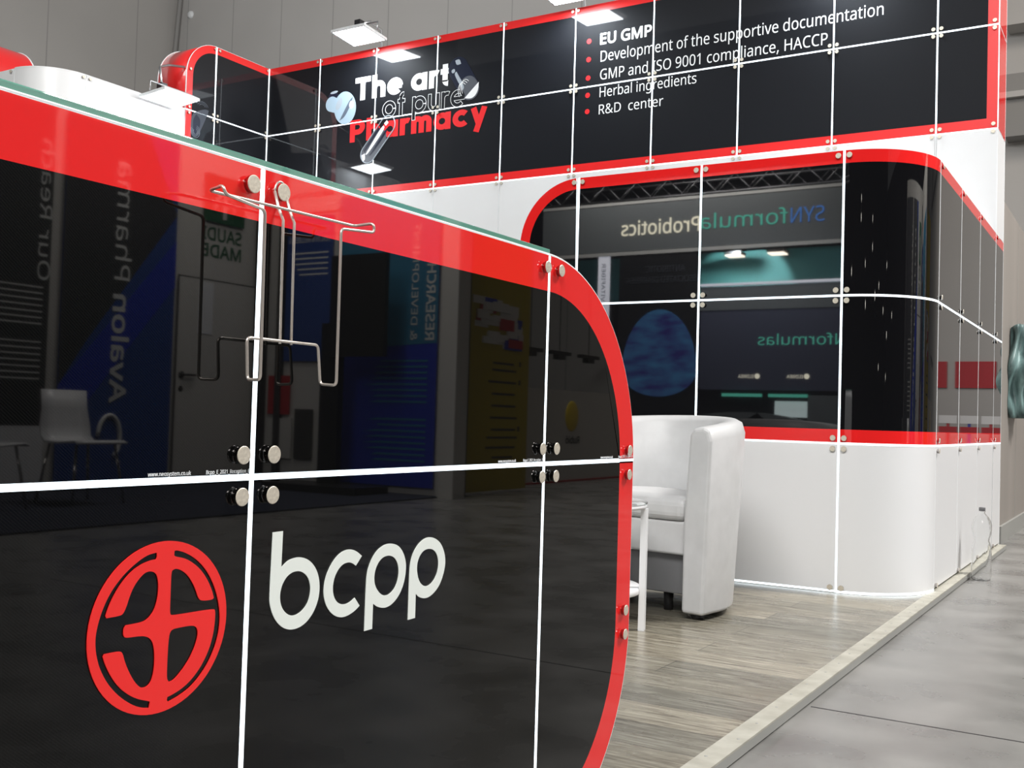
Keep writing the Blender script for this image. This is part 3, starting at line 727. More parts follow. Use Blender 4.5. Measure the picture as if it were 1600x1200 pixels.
# left rounded end of the front
r = PX[1] - PX[0] - GP; ca = PX[1] - GP; cb = PT - r
o_ = [(ca - r, PM + GP)] + [(ca - r * math.cos(math.radians(a)), cb + r * math.sin(math.radians(a))) for a in range(0, 91, 4)]
i_ = [(ca - r + PBD, PM + GP)] + [(ca - (r - PBD) * math.cos(math.radians(a)), cb + (r - PBD) * math.sin(math.radians(a))) for a in range(0, 91, 4)]
end_panel('end_panel', Fp, i_, o_, i_ + [(ca, PM + GP)], o_ + [(ca, PM + GP)], 'black', 'red', pod)
panel('end_panel', Fp, PX[0], ca, PB + GP, PM - GP, 'black', 'red', pod, l=PBD, b=PBD)
panel('base_panel', Fp, PX[0], ca, 0.012, PB - GP, 'white', 'white', pod)
# plan-curved corner
def corner_path(off=0.0, seg=28, y1=CY):
    return [(-1.194 + (0.351 + off) * math.sin(math.radians(90 * i / seg)), CY - (CY - YP + off) * math.cos(math.radians(90 * i / seg))) for i in range(seg + 1)]
def sweep(name, path_f, path_b, zs, mats, parent):
    """curved slab: zs = rising heights, one material slot per interval, front path and back path"""
    mb = MB(*mats, 'edge')
    def grid(path, mis, flip):
        vv = [[mb.bm.verts.new((x, y, z)) for x, y in path] for z in zs]
        for i in range(len(zs) - 1):
            for j in range(len(path) - 1):
                q = [vv[i][j], vv[i][j + 1], vv[i + 1][j + 1], vv[i + 1][j]]
                f = mb.bm.faces.new(q if not flip else list(reversed(q))); f.material_index = mis[i]; f.smooth = True
        return vv
    A = grid(path_f, list(range(len(zs) - 1)), False)
    B = grid(path_b, [len(mats)] * (len(zs) - 1), True)
    k = len(path_f)
    e = len(mats)
    pt = lambda V, i, j: V[i][j].co.copy()
    for j in range(k - 1):
        for i in (0, -1):
            mb.face([pt(A, i, j), pt(B, i, j), pt(B, i, j + 1), pt(A, i, j + 1)], e)
    for i in range(len(zs) - 1):
        for j in (0, k - 1):
            mb.face([pt(A, i, j), pt(B, i, j), pt(B, i + 1, j), pt(A, i + 1, j)], e)
    return mb.build(name, parent, recalc=False)
cf, cbk = corner_path(0.0), corner_path(-0.008)
cf = [(-1.194 + GP, YP)] + cf[1:-1] + [(XS, CY - GP)]
cbk = [(-1.194 + GP, YP + 0.008)] + cbk[1:-1] + [(XS - 0.008, CY - GP)]
sweep('curved_panel', cf, cbk, [PM + GP, PT - PBD, PT], ['black', 'red'], pod)
sweep('curved_panel', cf, cbk, [PB + GP, PB + GP + PBD, PM - GP], ['red', 'black'], pod)
sweep('curved_base_panel', cf, cbk, [0.012, PB - GP], ['white'], pod)
for z0, z1 in ((PM - GP, PM + GP), (PB - GP, PB + GP), (0.001, 0.012)):
    sweep('light_strip', corner_path(0.001), corner_path(-0.012), [z0, z1], ['strip'], pod)
    strip(Fp, PX[0] + 0.004, PX[3], z0, z1, pod)
for x in PX[1:]:
    for z0, z1 in ((PM + GP, PT), (PB + GP, PM - GP), (0.012, PB - GP)):
        if z0 < 0.1:
            strip(Fp, x - GP * 0.35, x + GP * 0.35, z0, z1, pod)
        else: strip(Fp, x - GP, x + GP, z0, z1, pod)
# side of the pod
for i in range(3):
    a0, a1 = SY[i] + GP, SY[i + 1] - GP
    panel('side_panel', Fs, a0, a1, PM + GP, PT, 'black', 'red', pod, t=PBD)
    panel('side_panel', Fs, a0, a1, PB + GP, PM - GP, 'black', 'red', pod, b=PBD)
    panel('side_base_panel', Fs, a0, a1, 0.012, PB - GP, 'white', 'white', pod)
    for z0, z1 in ((PM - GP, PM + GP), (PB - GP, PB + GP)):
        strip(Fs, SY[i] - GP, SY[i + 1] - GP, z0, z1, pod)
for y in SY[:3]:
    for z0, z1 in ((PM + GP, PT), (PB + GP, PM - GP), (0.012, PB - GP)):
        mb = MB('edge'); mb.prism([(y - GP * 0.8, z0), (y + GP * 0.8, z0), (y + GP * 0.8, z1), (y - GP * 0.8, z1)], Fs, -0.012, 0.0008); mb.build('joint', pod)
for x in PX[1:]:
    for dx in (-0.0245, 0.0245):
        for z in (PT - 0.024, PM + 0.024, PM - 0.024, PB + 0.024, PB - 0.024, 0.024):
            fixing(FIX_Y, (x + dx, YP, z), pod)
for y in SY[:3]:
    for z in (PT - 0.024, PM + 0.024, PM - 0.024, PB + 0.024, PB - 0.024, 0.024):
        fixing(FIX_XL, (XS, y + 0.0245, z), pod)

# ------------------------------------------------------------------ tall sign wall behind
YB = 7.226
BX = [-7.193, -6.554, -5.896, -5.232, -4.570, -3.901, -3.232, -2.559, -1.885, -1.213, XS]
FT, FM, FB = 3.979, 3.336, 2.665
GF = 0.0055
Fb = frame_my(YB)
wall = thing('sign_wall', (-4.0, 7.4, 0.0), 'tall white booth wall with black red-bordered sign fascia and white lettering', 'sign')
mb = MB('white'); mb.box((-7.55, YB + 0.02, 0.0), (XS - 0.02, 7.585, FT - 0.01)); mb.build('core', wall)
FBD = 0.064
for i in range(10):
    a0 = BX[i] + (GF if i else 0.004); a1 = BX[i + 1] - (GF if i < 9 else 0.003)
    panel('fascia_panel', Fb, a0, a1, FM + GF, FT, 'fascia', 'red_f', wall, t=FBD, r=FBD if i == 9 else 0)
    panel('fascia_panel', Fb, a0, a1, FB + GF, FM - GF, 'fascia', 'red_f', wall, b=FBD, r=FBD if i == 9 else 0)
    panel('white_panel', Fb, a0, a1, 2.0 + 0.002, FB - GF, 'white', 'white', wall)
    panel('white_panel', Fb, a0, a1, 1.335, 2.0 - 0.002, 'white', 'white', wall)
    if i < 6: panel('white_panel', Fb, a0, a1, 0.004, 1.331, 'white', 'white', wall)
    x0s, x1s = BX[i], BX[i + 1]
    strip(Fb, x0s + 0.006, x1s - (0.006 if i < 9 else 0), FM - GF, FM + GF, wall)
    strip(Fb, x0s + 0.006, x1s - (0.006 if i < 9 else 0), FB - GF * 0.7, FB + GF * 0.7, wall)
for x in BX[1:10]:
    strip(Fb, x - GF, x + GF, FM + GF, FT, wall); strip(Fb, x - GF, x + GF, FB + GF, FM - GF, wall)
    mb = MB('edge'); mb.prism([(x - 0.003, 1.34), (x + 0.003, 1.34), (x + 0.003, FB - GF), (x - 0.003, FB - GF)], Fb, -0.012, 0.0012); mb.build('joint', wall)
    for dx in (-0.0245, 0.0245):
        for z in (FT - 0.026, FM + 0.024, FM - 0.024, FB + 0.03, FB - 0.018):
            fixing(FIX_Y, (x + dx, YB, z), wall)
for z in (FM + 0.024, FM - 0.024, FB + 0.03, FB - 0.018): fixing(FIX_Y, (XS - 0.026, YB, z), wall)
for z0, z1 in ((FM + GF, FT), (FB + GF, FM - GF)):
    mb = MB('strip'); mb.box((XS - 0.003, YB - 0.002, z0), (XS + 0.002, YB + 0.004, z1)); mb.build('light_strip', wall)
mb = MB('edge'); mb.box((XS - 0.003, YB - 0.002, PT), (XS + 0.002, YB + 0.004, FB - GF)); mb.build('joint', wall)
# side of the tall wall
panel('side_panel', Fs, YB + 0.006, 7.605, FM + GF, FT, 'red', 'red', wall)
panel('side_panel', Fs, YB + 0.006, 7.605, FB + GF, FM - GF, 'red', 'red', wall)
panel('side_panel', Fs, YB + 0.006, 7.605, PT + 0.002, FB - GF, 'white', 'white', wall)
panel('side_panel', Fs, YB + 0.006, 7.605, PM + GP, PT, 'black', 'red', wall, t=PBD)
panel('side_panel', Fs, YB + 0.006, 7.605, PB + GP, PM - GP, 'black', 'red', wall, b=PBD)
panel('side_panel', Fs, YB + 0.006, 7.605, 0.012, PB - GP, 'white', 'white', wall)
strip(Fs, SY[3], 7.6, PM - GP, PM + GP, wall); strip(Fs, SY[3], 7.6, PB - GP, PB + GP, wall)
mb = MB('edge'); mb.prism([(7.605, 0.0), (7.612, 0.0), (7.612, FT), (7.605, FT)], Fs, -0.03, 0.001); mb.build('corner_strip', wall)
for z in (PT - 0.024, PM + 0.024, PM - 0.024, PB + 0.024, PB - 0.024, 0.024): fixing(FIX_XL, (XS, SY[3] + 0.0345, z), wall)
# lettering of the fascia
stroke_text('lettering', 'The art', Fb, -6.127, -5.100, 3.530, 0.208, 0.235, 'print', wall, 0.0012, 'bold white words')
stroke_text('lettering', 'Pharmacy', Fb, -6.172, -4.709, 3.160, 0.200, 0.235, 'print_red', wall, 0.0010, 'bold red word')
stroke_text('lettering', 'of pure', Fb, -5.812, -4.930, 3.334, 0.205, 0.185, 'print', wall, 0.0018, 'white outlined words', inset=0.024, mkey2='fascia')
lettering('lettering', 'EU GMP', Fb, -3.677, -3.250, 3.655, 0.083, 'print', wall, bold=0.03, label='bold white words')
lettering('lettering', 'Development of the supportive documentation', Fb, -3.674, -1.557, 3.518, 0.084, 'print', wall, label='white line of words')
lettering('lettering', 'GMP and ISO 9001 compliance, HACCP', Fb, -3.674, -1.927, 3.376, 0.082, 'print', wall, label='white line of words')
lettering('lettering', 'Herbal ingredients', Fb, -3.674, -2.880, 3.240, 0.077, 'print', wall, label='white line of words')
lettering('lettering', 'R&D  center', Fb, -3.677, -3.140, 3.106, 0.075, 'print', wall, label='white line of words')
for z in (3.695, 3.551, 3.405, 3.269, 3.141):
    flat_shape('bullet', [ellipse(-3.778, z, 0.0205, 0.0205, 20)], Fb, 'print_red', wall, label='red dot')
# printed capsules
def capsule_shape(c0, c1, r0, r1, seg=12):
    (ax, ay), (bx, by) = c0, c1
    an = math.atan2(by - ay, bx - ax)
    p = [(bx + r1 * math.cos(an + t), by + r1 * math.sin(an + t)) for t in [-math.pi / 2 + math.pi * i / seg for i in range(seg + 1)]]
    q = [(ax + r0 * math.cos(an + t), ay + r0 * math.sin(an + t)) for t in [math.pi / 2 + math.pi * i / seg for i in range(seg + 1)]]
    return p + q
flat_shape('capsule_print', [ellipse(-6.36, 3.545, 0.075, 0.115, 28, 0.5)], Fb, 'night_print', wall, n=0.0012, label='dark half of the printed capsule')
flat_shape('capsule_print', [capsule_shape((-6.40, 3.54), (-6.30, 3.50), 0.07, 0.06)], Fb, 'ice_print', wall, n=0.0018, label='pale printed capsule')
flat_shape('capsule_print', [ellipse(-6.240, 3.485, 0.126, 0.152, 36, 0.25)], Fb, 'ice_print', wall, n=0.0024, label='pale printed capsule')
flat_shape('capsule_print', [smooth_loop([(-6.30, 3.375), (-6.19, 3.55), (-6.15, 3.575), (-6.175, 3.50), (-6.24, 3.40)], 80)], Fb, 'smoke_print', wall, n=0.003)
flat_shape('capsule_print', [ellipse(-6.165, 3.505, 0.026, 0.036, 16)], Fb, 'print', wall, n=0.0036)
flat_shape('capsule_print', [ellipse(-6.31, 3.53, 0.03, 0.06, 16, -0.5)], Fb, 'silver_print', wall, n=0.0036)
flat_shape('capsule_print', [ellipse(-6.375, 3.645, 0.045, 0.012, 16, 0.1)], Fb, 'silver_print', wall, n=0.0018)
flat_shape('capsule_print', [capsule_shape((-5.015, 3.665), (-4.895, 3.475), 0.098, 0.098)], Fb, 'night_print', wall, n=0.0014, label='dark printed capsule')
flat_shape('capsule_print', [capsule_shape((-4.905, 3.50), (-4.885, 3.468), 0.086, 0.090)], Fb, 'mid_print', wall, n=0.0020)
flat_shape('capsule_print', [smooth_loop([(-4.94, 3.40), (-4.86, 3.47), (-4.80, 3.52), (-4.805, 3.44), (-4.86, 3.385)], 80)], Fb, 'print', wall, n=0.0026)
for p in ([(-5.055, 3.62), (-5.03, 3.64), (-4.94, 3.50), (-4.96, 3.47)], [(-5.045, 3.735), (-5.0, 3.745), (-4.985, 3.70), (-5.03, 3.69)], [(-5.085, 3.655), (-5.05, 3.67), (-5.04, 3.64), (-5.07, 3.625)]):
    flat_shape('capsule_print', [smooth_loop(p, 95)], Fb, 'silver_print', wall, n=0.0026)
for k in range(3):
    mb = MB('print'); mb.tube([Fb(-4.955 + 0.016 * k + 0.04 * math.cos(t) - 0.03 * math.sin(t), 3.455 + 0.012 * k + 0.075 * math.sin(t) + 0.03 * math.cos(t), 0.003) for t in [math.pi * (0.15 + 0.11 * i) for i in range(9)]], 0.0028, 5); mb.build('capsule_line', wall)
cap3 = capsule_shape((-5.955, 3.035), (-5.745, 3.270), 0.082, 0.082)
flat_shape('capsule_print', [capsule_shape((-5.955, 3.035), (-5.835, 3.17), 0.080, 0.080)], Fb, 'mid_print', wall, n=0.0016, label='clear printed capsule')
mb = MB('silver_print'); mb.tube([Fb(a, b, 0.003) for a, b in cap3], 0.005, 6, closed=True); mb.build('capsule_line', wall)
for p, k in (([(-5.985, 3.035), (-5.965, 3.025), (-5.775, 3.24), (-5.785, 3.27), (-5.81, 3.265)], 'print'), ([(-6.01, 3.07), (-5.995, 3.055), (-5.83, 3.25), (-5.845, 3.262)], 'night_print'), ([(-5.945, 3.02), (-5.92, 3.02), (-5.74, 3.225), (-5.755, 3.245)], 'night_print'), ([(-6.03, 3.03), (-5.99, 3.045), (-5.985, 2.985), (-6.01, 2.975)], 'print'), ([(-5.785, 3.29), (-5.755, 3.315), (-5.735, 3.29), (-5.765, 3.265)], 'print')):
    flat_shape('capsule_print', [smooth_loop(p, 80)], Fb, k, wall, n=0.0034)

# ------------------------------------------------------------------ wing of the sign wall on the left
XL = -7.193
WY = 6.5695; WE = 6.238
Fw = frame_px(XL)
wing = thing('sign_wall', (XL - 0.18, 6.7, 0.0), 'black sign wing with red rounded end meeting the tall sign wall', 'sign')
WB = 0.068
rw = WY - WE - GF; ca = WY - GF; cb = FT - rw
o_ = [(ca - rw, FM + GF)] + [(ca - rw * math.cos(math.radians(a)), cb + rw * math.sin(math.radians(a))) for a in range(0, 91, 4)]
i_ = [(ca - rw + WB, FM + GF)] + [(ca - (rw - WB) * math.cos(math.radians(a)), cb + (rw - WB) * math.sin(math.radians(a))) for a in range(0, 91, 4)]
end_panel('end_panel', Fw, i_, o_, i_ + [(ca, FM + GF)], o_ + [(ca, FM + GF)], 'fascia', 'red_f', wing)
panel('end_panel', Fw, WE, ca, FB + GF, FM - GF, 'fascia', 'red_f', wing, l=WB, b=FBD)
panel('fascia_panel', Fw, WY + GF, YB - 0.006, FM + GF, FT, 'fascia', 'red_f', wing, t=FBD)
panel('fascia_panel', Fw, WY + GF, YB - 0.006, FB + GF, FM - GF, 'fascia', 'red_f', wing, b=FBD)
panel('white_panel', Fw, WE, ca, 0.004, FB - GF, 'white', 'white', wing)
panel('white_panel', Fw, WY + GF, YB - 0.006, 0.004, FB - GF, 'white', 'white', wing)
for z0, z1 in ((FM + GF, FT), (FB + GF, FM - GF)):
    strip(Fw, WY - GF, WY + GF, z0, z1, wing)
mb = MB('strip'); mb.box((XL - 0.004, YB - 0.008, FB), (XL + 0.006, YB + 0.002, FT)); mb.build('light_strip', wing)
strip(Fw, WE + 0.004, YB - 0.008, FM - GF, FM + GF, wing); strip(Fw, WE + 0.004, YB - 0.008, FB - GF * 0.7, FB + GF * 0.7, wing)
for dy in (-0.026, 0.026):
    for z in (FT - 0.026, FM + 0.026, FM - 0.026, FB + 0.03): fixing(FIX_XL, (XL, WY + dy, z), wing)
for z in (FM + 0.36, FM + 0.026, FM - 0.026): fixing(FIX_XL, (XL, WE + 0.034, z), wing)
fixing(FIX_XL, (XL, YB - 0.03, FM + 0.026), wing); fixing(FIX_XL, (XL, YB - 0.03, FM - 0.026), wing); fixing(FIX_XL, (XL, YB - 0.03, FT - 0.026), wing)
# red rounded end cap running back
def barrel(name, ax, x_a, x_b, y_end, z0, z_top, r_, parent, mk='red_f'):
    prof = [(y_end, z0)] + [(y_end + r_ - r_ * math.cos(math.radians(a)), z_top - r_ + r_ * math.sin(math.radians(a))) for a in range(0, 91, 4)] + [(y_end + r_ + 0.6, z_top)]
    mb = MB(mk)
    A = [mb.bm.verts.new((x_a, y, z)) for y, z in prof]; B = [mb.bm.verts.new((x_b, y, z)) for y, z in prof]
    C_ = [mb.bm.verts.new((x_a, y + 0.012, z - 0.012 if i > 1 else z)) for i, (y, z) in enumerate(prof)]; D_ = [mb.bm.verts.new((x_b, y + 0.012, z - 0.012 if i > 1 else z)) for i, (y, z) in enumerate(prof)]
    for i in range(len(prof) - 1):
        for P, Q in ((A, B), (D_, C_)):
            mb.bm.faces.new([P[i], Q[i], Q[i + 1], P[i + 1]]).smooth = True
        for P, Q in ((A, C_), (B, D_)):
            mb.bm.faces.new([P[i], P[i + 1], Q[i + 1], Q[i]])
    mb.bm.faces.new([A[0], C_[0], D_[0], B[0]]); mb.bm.faces.new([A[-1], B[-1], D_[-1], C_[-1]])
    o = mb.build(name, parent)
    o['label'] = 'red rounded end cap'
    for x in (x_a, x_b):
        mb = MB('edge'); mb.tube([(x, y, z) for y, z in prof], 0.006, 6); mb.build('edge_trim', parent)
    return o
barrel('end_cap', 'x', XL - 0.006, XL - 0.37, WE, FM, FT, WY - WE, wing)
mb = MB('white'); mb.box((XL - 0.36, WE + 0.03, 0.0), (XL - 0.02, YB, FM)); mb.box((XL - 0.36, WY, FM), (XL - 0.02, YB, FT - 0.02)); mb.build('core', wing)
# smoke-like swirls printed at the end of the wing
def swirl(pts, r_, mk='smoke_print'):
    mb = MB(mk); mb.tube([Fw(a, b, 0.0015) for a, b in pts], r_, 5); mb.build('swirl_print', wing)
flat_shape('swirl_print', [smooth_loop([(6.305, 3.30), (6.36, 3.345), (6.46, 3.39), (6.50, 3.385), (6.47, 3.31), (6.43, 3.22), (6.38, 3.12), (6.32, 3.11), (6.30, 3.18)], 90)], Fw, 'swirl_print', wing, n=0.0012, label='smoke-like grey print')
flat_shape('swirl_print', [smooth_loop([(6.325, 3.27), (6.36, 3.32), (6.41, 3.28), (6.40, 3.20), (6.36, 3.14), (6.325, 3.17)], 90)], Fw, 'night_print', wing, n=0.0018)
for k in range(3):
    swirl([(6.355 + (0.05 - 0.014 * k) * math.cos(t), 3.165 + (0.055 - 0.014 * k) * math.sin(t)) for t in [math.radians(150 + 26 * i) for i in range(12)]], 0.003, 'swirl_line')
    swirl([(6.42 + (0.07 - 0.018 * k) * math.cos(t), 3.40 + (0.045 - 0.012 * k) * math.sin(t)) for t in [math.radians(10 + 17 * i) for i in range(10)]], 0.0028, 'swirl_line')

# ------------------------------------------------------------------ curved white wall left of the wing
wb = thing('white_wall', (-7.9, 5.5, 0.0), 'curved white booth wall with rounded corner rising behind the desk', 'wall')
wy0, wy1, wr = 4.872, 5.240, 0.368
def wpath(off):
    return [(-7.561 + (wr + off) * math.sin(math.radians(90 * i / 24)), wy1 - (wr + off) * math.cos(math.radians(90 * i / 24))) for i in range(25)]
sweep('curved_panel', wpath(0), wpath(-0.012), [0.0, FM - 0.004], ['white'], wb)
mb = MB('white'); mb.box((XL - 0.012, wy1 + 0.004, 0.0), (XL, WE - 0.008, FM - 0.004)); mb.build('panel', wb)
mb = MB('white'); mb.box((-8.24, wy0, 0.0), (-7.565, wy0 + 0.012, FM - 0.004)); mb.build('panel', wb)
mb = MB('white'); mb.box((-9.4, wy0, 0.0), (-8.244, wy0 + 0.012, FM - 0.004)); mb.build('panel', wb)
sweep('edge_trim', wpath(0.002), wpath(-0.014), [FM - 0.004, FM + 0.002], ['edge'], wb)
mb = MB('edge'); mb.box((XL - 0.014, wy1, FM - 0.004), (XL + 0.002, WE - 0.008, FM + 0.002)); mb.build('edge_trim', wb)
mb = MB('edge'); mb.box((XL - 0.006, wy1 - 0.003, 0.0), (XL + 0.002, wy1 + 0.003, FM - 0.03)); mb.build('joint', wb)
mb = MB('edge'); mb.box((-7.566, wy0 - 0.002, 0.0), (-7.56, wy0 + 0.006, FM - 0.03)); mb.build('joint', wb)
fixing(FIX_XL, (XL, wy1 - 0.03, FM - 0.026), wb); fixing(FIX_XL, (XL, wy1 + 0.03, FM - 0.026), wb); fixing(FIX_Y, (-7.60, wy0, FM - 0.026), wb)

# red rounded end of a sign further left
far = thing('sign_wall', (-8.9, 5.1, 0.0), 'red rounded sign end above the curved white wall', 'sign')
def barrel_x(y_a, y_b, x_end, z0, z_top, r_, parent):
    prof = [(x_end, z0)] + [(x_end - r_ + r_ * math.cos(math.radians(a)), z_top - r_ + r_ * math.sin(math.radians(a))) for a in range(0, 91, 4)] + [(x_end - r_ - 1.2, z_top)]
    mb = MB('red_f')
    mb.prism(prof + [(x_end - r_ - 1.2, z0)], lambda a, b, n: Vector((a, n, b)), y_a, y_b)
    o = mb.build('end_cap', parent)
    for y in (y_a, y_b):
        mb = MB('edge'); mb.tube([(x, y, z) for x, z in prof], 0.007, 6); mb.build('edge_trim', parent)
barrel_x(4.94, 5.62, -8.40, FM - 0.2, FT - 0.115, 0.34, far)

# ------------------------------------------------------------------ floodlights
def floodlight(loc, yaw, label, arm, power):
    """flat square lamp head facing down, arm = points from the wall to the head"""
    t = thing('floodlight', loc, label, 'lamp', 'floodlights on the booth walls')
    L = Vector(loc); c, s = math.cos(yaw), math.sin(yaw)
    tilt = math.radians(-5)
    def T(x, y, z):
        y2 = y * math.cos(tilt) - z * math.sin(tilt); z2 = y * math.sin(tilt) + z * math.cos(tilt)
        return L + Vector((x * c - y2 * s, x * s + y2 * c, z2))
    w, d = 0.185, 0.155
    mb = MB('lamp_white')
    rim = [(-w, -d), (w, -d), (w, d), (-w, d)]
    def ring(sc, z): return [mb.bm.verts.new(T(x * sc, y * sc, z)) for x, y in rim]
    R0, R1_, R2_, R3_ = ring(0.93, 0.0), ring(1.0, 0.0), ring(1.0, 0.022), ring(0.72, 0.05)
    for A, B in ((R0, R1_), (R1_, R2_), (R2_, R3_)):
        for q in range(4): mb.bm.faces.new([A[q], A[(q + 1) % 4], B[(q + 1) % 4], B[q]])
    mb.bm.faces.new(R3_)
    hs = mb.build('housing', t)
    mb = MB('lamp_face'); mb.face([T(x * 0.93, y * 0.93, 0.003) for x, y in rim]); mb.build('lit_face', hs)
    mb = MB('aluminium'); mb.tube([T(-w - 0.012, 0, 0.02), T(-w - 0.012, 0, 0.10), T(w + 0.012, 0, 0.10), T(w + 0.012, 0, 0.02)], 0.007, 6); mb.build('bracket', hs)
    mb = MB('aluminium'); mb.tube(arm, 0.011, 8); ar = mb.build('arm', t)
    mb = MB('dark')
    a = Vector(arm[-1]); mb.box((a.x - 0.03, a.y - 0.03, a.z - 0.02), (a.x + 0.03, a.y + 0.03, a.z + 0.035)); mb.build('knuckle', ar)
    la = area_light('floodlight_beam', T(0, 0, -0.006), T(0, 0.02, -1.0), 2 * w * 0.9, 2 * d * 0.9, power, (0.84, 0.93, 1.0))
    return t
for lx, lb, pw in ((-5.88, 'floodlight glowing over the fascia above the slogan, nearest the wing', 14), (-3.85, 'floodlight at top of photo above the bulleted list', 14), (-1.83, 'floodlight on the fascia at its right end', 11)):
    floodlight((lx, 6.955, 3.99), 0.0, lb, [(lx, YB + 0.05, FT - 0.02), (lx, YB + 0.03, FT + 0.17), (lx, 7.10, FT + 0.19), (lx, 6.955, FT + 0.115)], pw)
floodlight((-7.0, 5.90, 3.30), math.pi / 2, 'floodlight on an arm in front of the red rounded wing end', [(XL - 0.02, WE - 0.012, 3.70), (XL - 0.01, 6.05, 3.66), (-7.16, 5.92, 3.60), (-7.10, 5.90, 3.41)], 11)

# ------------------------------------------------------------------ armchair
CH = Vector((-1.70, 4.125, 0.0)); CR = math.radians(-9)
chair = thing('armchair', CH, 'white tub armchair with rounded back beside the small glass table', 'armchair')
def Tc(x, y, z):   # chair space: facing -y
    c, s = math.cos(CR), math.sin(CR)
    return CH + Vector((x * c - y * s, x * s + y * c, z))
hw, th_ = 0.345, 0.095
path = []
for i in range(6): path.append((hw, -0.34 + 0.13 * i / 6))
for i in range(25):
    a = math.radians(180 * i / 24); path.append((hw * math.cos(a), -0.21 + 0.37 * math.sin(a)))
for i in range(6): path.append((-hw, -0.21 - 0.13 * (i + 1) / 6))
mb = MB('leather'); bm = mb.bm
rings = []
kP = len(path)
for i, (x, y) in enumerate(path):
    p0 = Vector(path[max(i - 1, 0)]); p1 = Vector(path[min(i + 1, kP - 1)])
    d = (p1 - p0).normalized(); nrm = Vector((d.y, -d.x))      # outward
    tback = max(0.0, min(1.0, (y + 0.34) / 0.50))
    zt = 0.722 + 0.05 * (tback ** 0.8)
    fl = 0.020 + 0.022 * tback
    P = Vector((x, y))
    sec = [(P - nrm * 0.0 , 0.022), (P + nrm * fl * 0.5, 0.36), (P + nrm * fl, zt - 0.05), (P + nrm * (fl - 0.012), zt - 0.012), (P + nrm * (fl - 0.035), zt),
           (P - nrm * (th_ - fl - 0.018), zt - 0.004), (P - nrm * (th_ - fl), zt - 0.03), (P - nrm * th_, 0.36), (P - nrm * th_, 0.022)]
    rings.append([bm.verts.new(Tc(q.x, q.y, z)) for q, z in sec])
for A, B in zip(rings, rings[1:]):
    for q in range(len(A)):
        bm.faces.new([A[q], B[q], B[(q + 1) % len(A)], A[(q + 1) % len(A)]]).smooth = True
bm.faces.new(list(reversed(rings[0]))); bm.faces.new(rings[-1])
o = mb.build('shell', chair)
bv = o.modifiers.new('bevel', 'BEVEL'); bv.width = 0.014; bv.segments = 3; bv.limit_method = 'ANGLE'; bv.angle_limit = math.radians(50)
def pad(name, mk, x0, x1, y0, y1, z0, z1, bulge, parent, rnd=0.03):
    mb = MB(mk); bm = mb.bm
    nx, ny = 10, 10
    def lay(z, top):
        return [[bm.verts.new(Tc(x0 + (x1 - x0) * i / nx, y0 + (y1 - y0) * j / ny, z + (bulge * math.sin(math.pi * i / nx) ** 0.6 * math.sin(math.pi * j / ny) ** 0.6 if top else 0))) for i in range(nx + 1)] for j in range(ny + 1)]
    Tt, Bb = lay(z1, True), lay(z0, False)
    for j in range(ny):
        for i in range(nx):
            bm.faces.new([Tt[j][i], Tt[j][i + 1], Tt[j + 1][i + 1], Tt[j + 1][i]]).smooth = True
            bm.faces.new([Bb[j][i], Bb[j + 1][i], Bb[j + 1][i + 1], Bb[j][i + 1]])
    for i in range(nx):
        bm.faces.new([Tt[0][i], Bb[0][i], Bb[0][i + 1], Tt[0][i + 1]]); bm.faces.new([Tt[ny][i + 1], Bb[ny][i + 1], Bb[ny][i], Tt[ny][i]])
    for j in range(ny):
        bm.faces.new([Tt[j + 1][0], Bb[j + 1][0], Bb[j][0], Tt[j][0]]); bm.faces.new([Tt[j][nx], Bb[j][nx], Bb[j + 1][nx], Tt[j + 1][nx]])
    o = mb.build(name, parent)
    if rnd:
        bv = o.modifiers.new('bevel', 'BEVEL'); bv.width = rnd; bv.segments = 4; bv.limit_method = 'ANGLE'; bv.angle_limit = math.radians(50)
    return o
hi = hw - th_ - 0.003
pad('seat_cushion', 'leather', -hi, hi, -0.325, 0.0, 0.362, 0.452, 0.022, chair, 0.035)
pad('seat_apron', 'leather', -hi + 0.004, hi - 0.004, -0.305, -0.02, 0.232, 0.362, 0.0, chair, 0.012)
o = pad('seat_base', 'shaded_leather', -hi + 0.006, hi - 0.006, -0.27, -0.02, 0.078, 0.230, 0.0, chair, 0.006)
o['label'] = 'recessed base with its shade painted grey'
for sx, sy in ((1, -0.29), (-1, -0.29), (0.72, 0.0), (-0.72, 0.0)):
    mb = MB('dark'); p = Tc(sx * (hw - 0.05), sy, 0); mb.lathe([(0, 0), (0.022, 0.0), (0.026, 0.023), (0, 0.023)], p, (0, 0, 1), 14); mb.build('foot', chair)
for sx in (0.45, -0.45):
    mb = MB('dark'); p = Tc(sx * hi, -0.2, 0); mb.lathe([(0, 0), (0.018, 0.0), (0.02, 0.08), (0, 0.08)], p, (0, 0, 1), 14); mb.build('foot', chair)

# ------------------------------------------------------------------ side table and the glass on it
TC = Vector((-1.765, 3.40, 0.0)); TR = 0.245
tab = thing('side_table', TC, 'small round glass-topped side table with white legs next to the armchair', 'table')
mb = MB('clear'); mb.lathe([(0, 0.444), (TR, 0.444), (TR + 0.002, 0.447), (TR, 0.452), (0, 0.452)], TC, (0, 0, 1), 48); mb.build('glass_top', tab)
mb = MB('table_white'); mb.lathe([(TR - 0.02, 0.43), (TR - 0.001, 0.43), (TR - 0.001, 0.4435), (TR - 0.02, 0.4435), (TR - 0.02, 0.43)], TC, (0, 0, 1), 48); mb.build('top_ring', tab)
mb = MB('table_white'); mb.lathe([(0, 0.125), (TR - 0.02, 0.125), (TR - 0.015, 0.13), (TR - 0.015, 0.145), (TR - 0.02, 0.15), (0, 0.15)], TC, (0, 0, 1), 48); mb.build('shelf', tab)
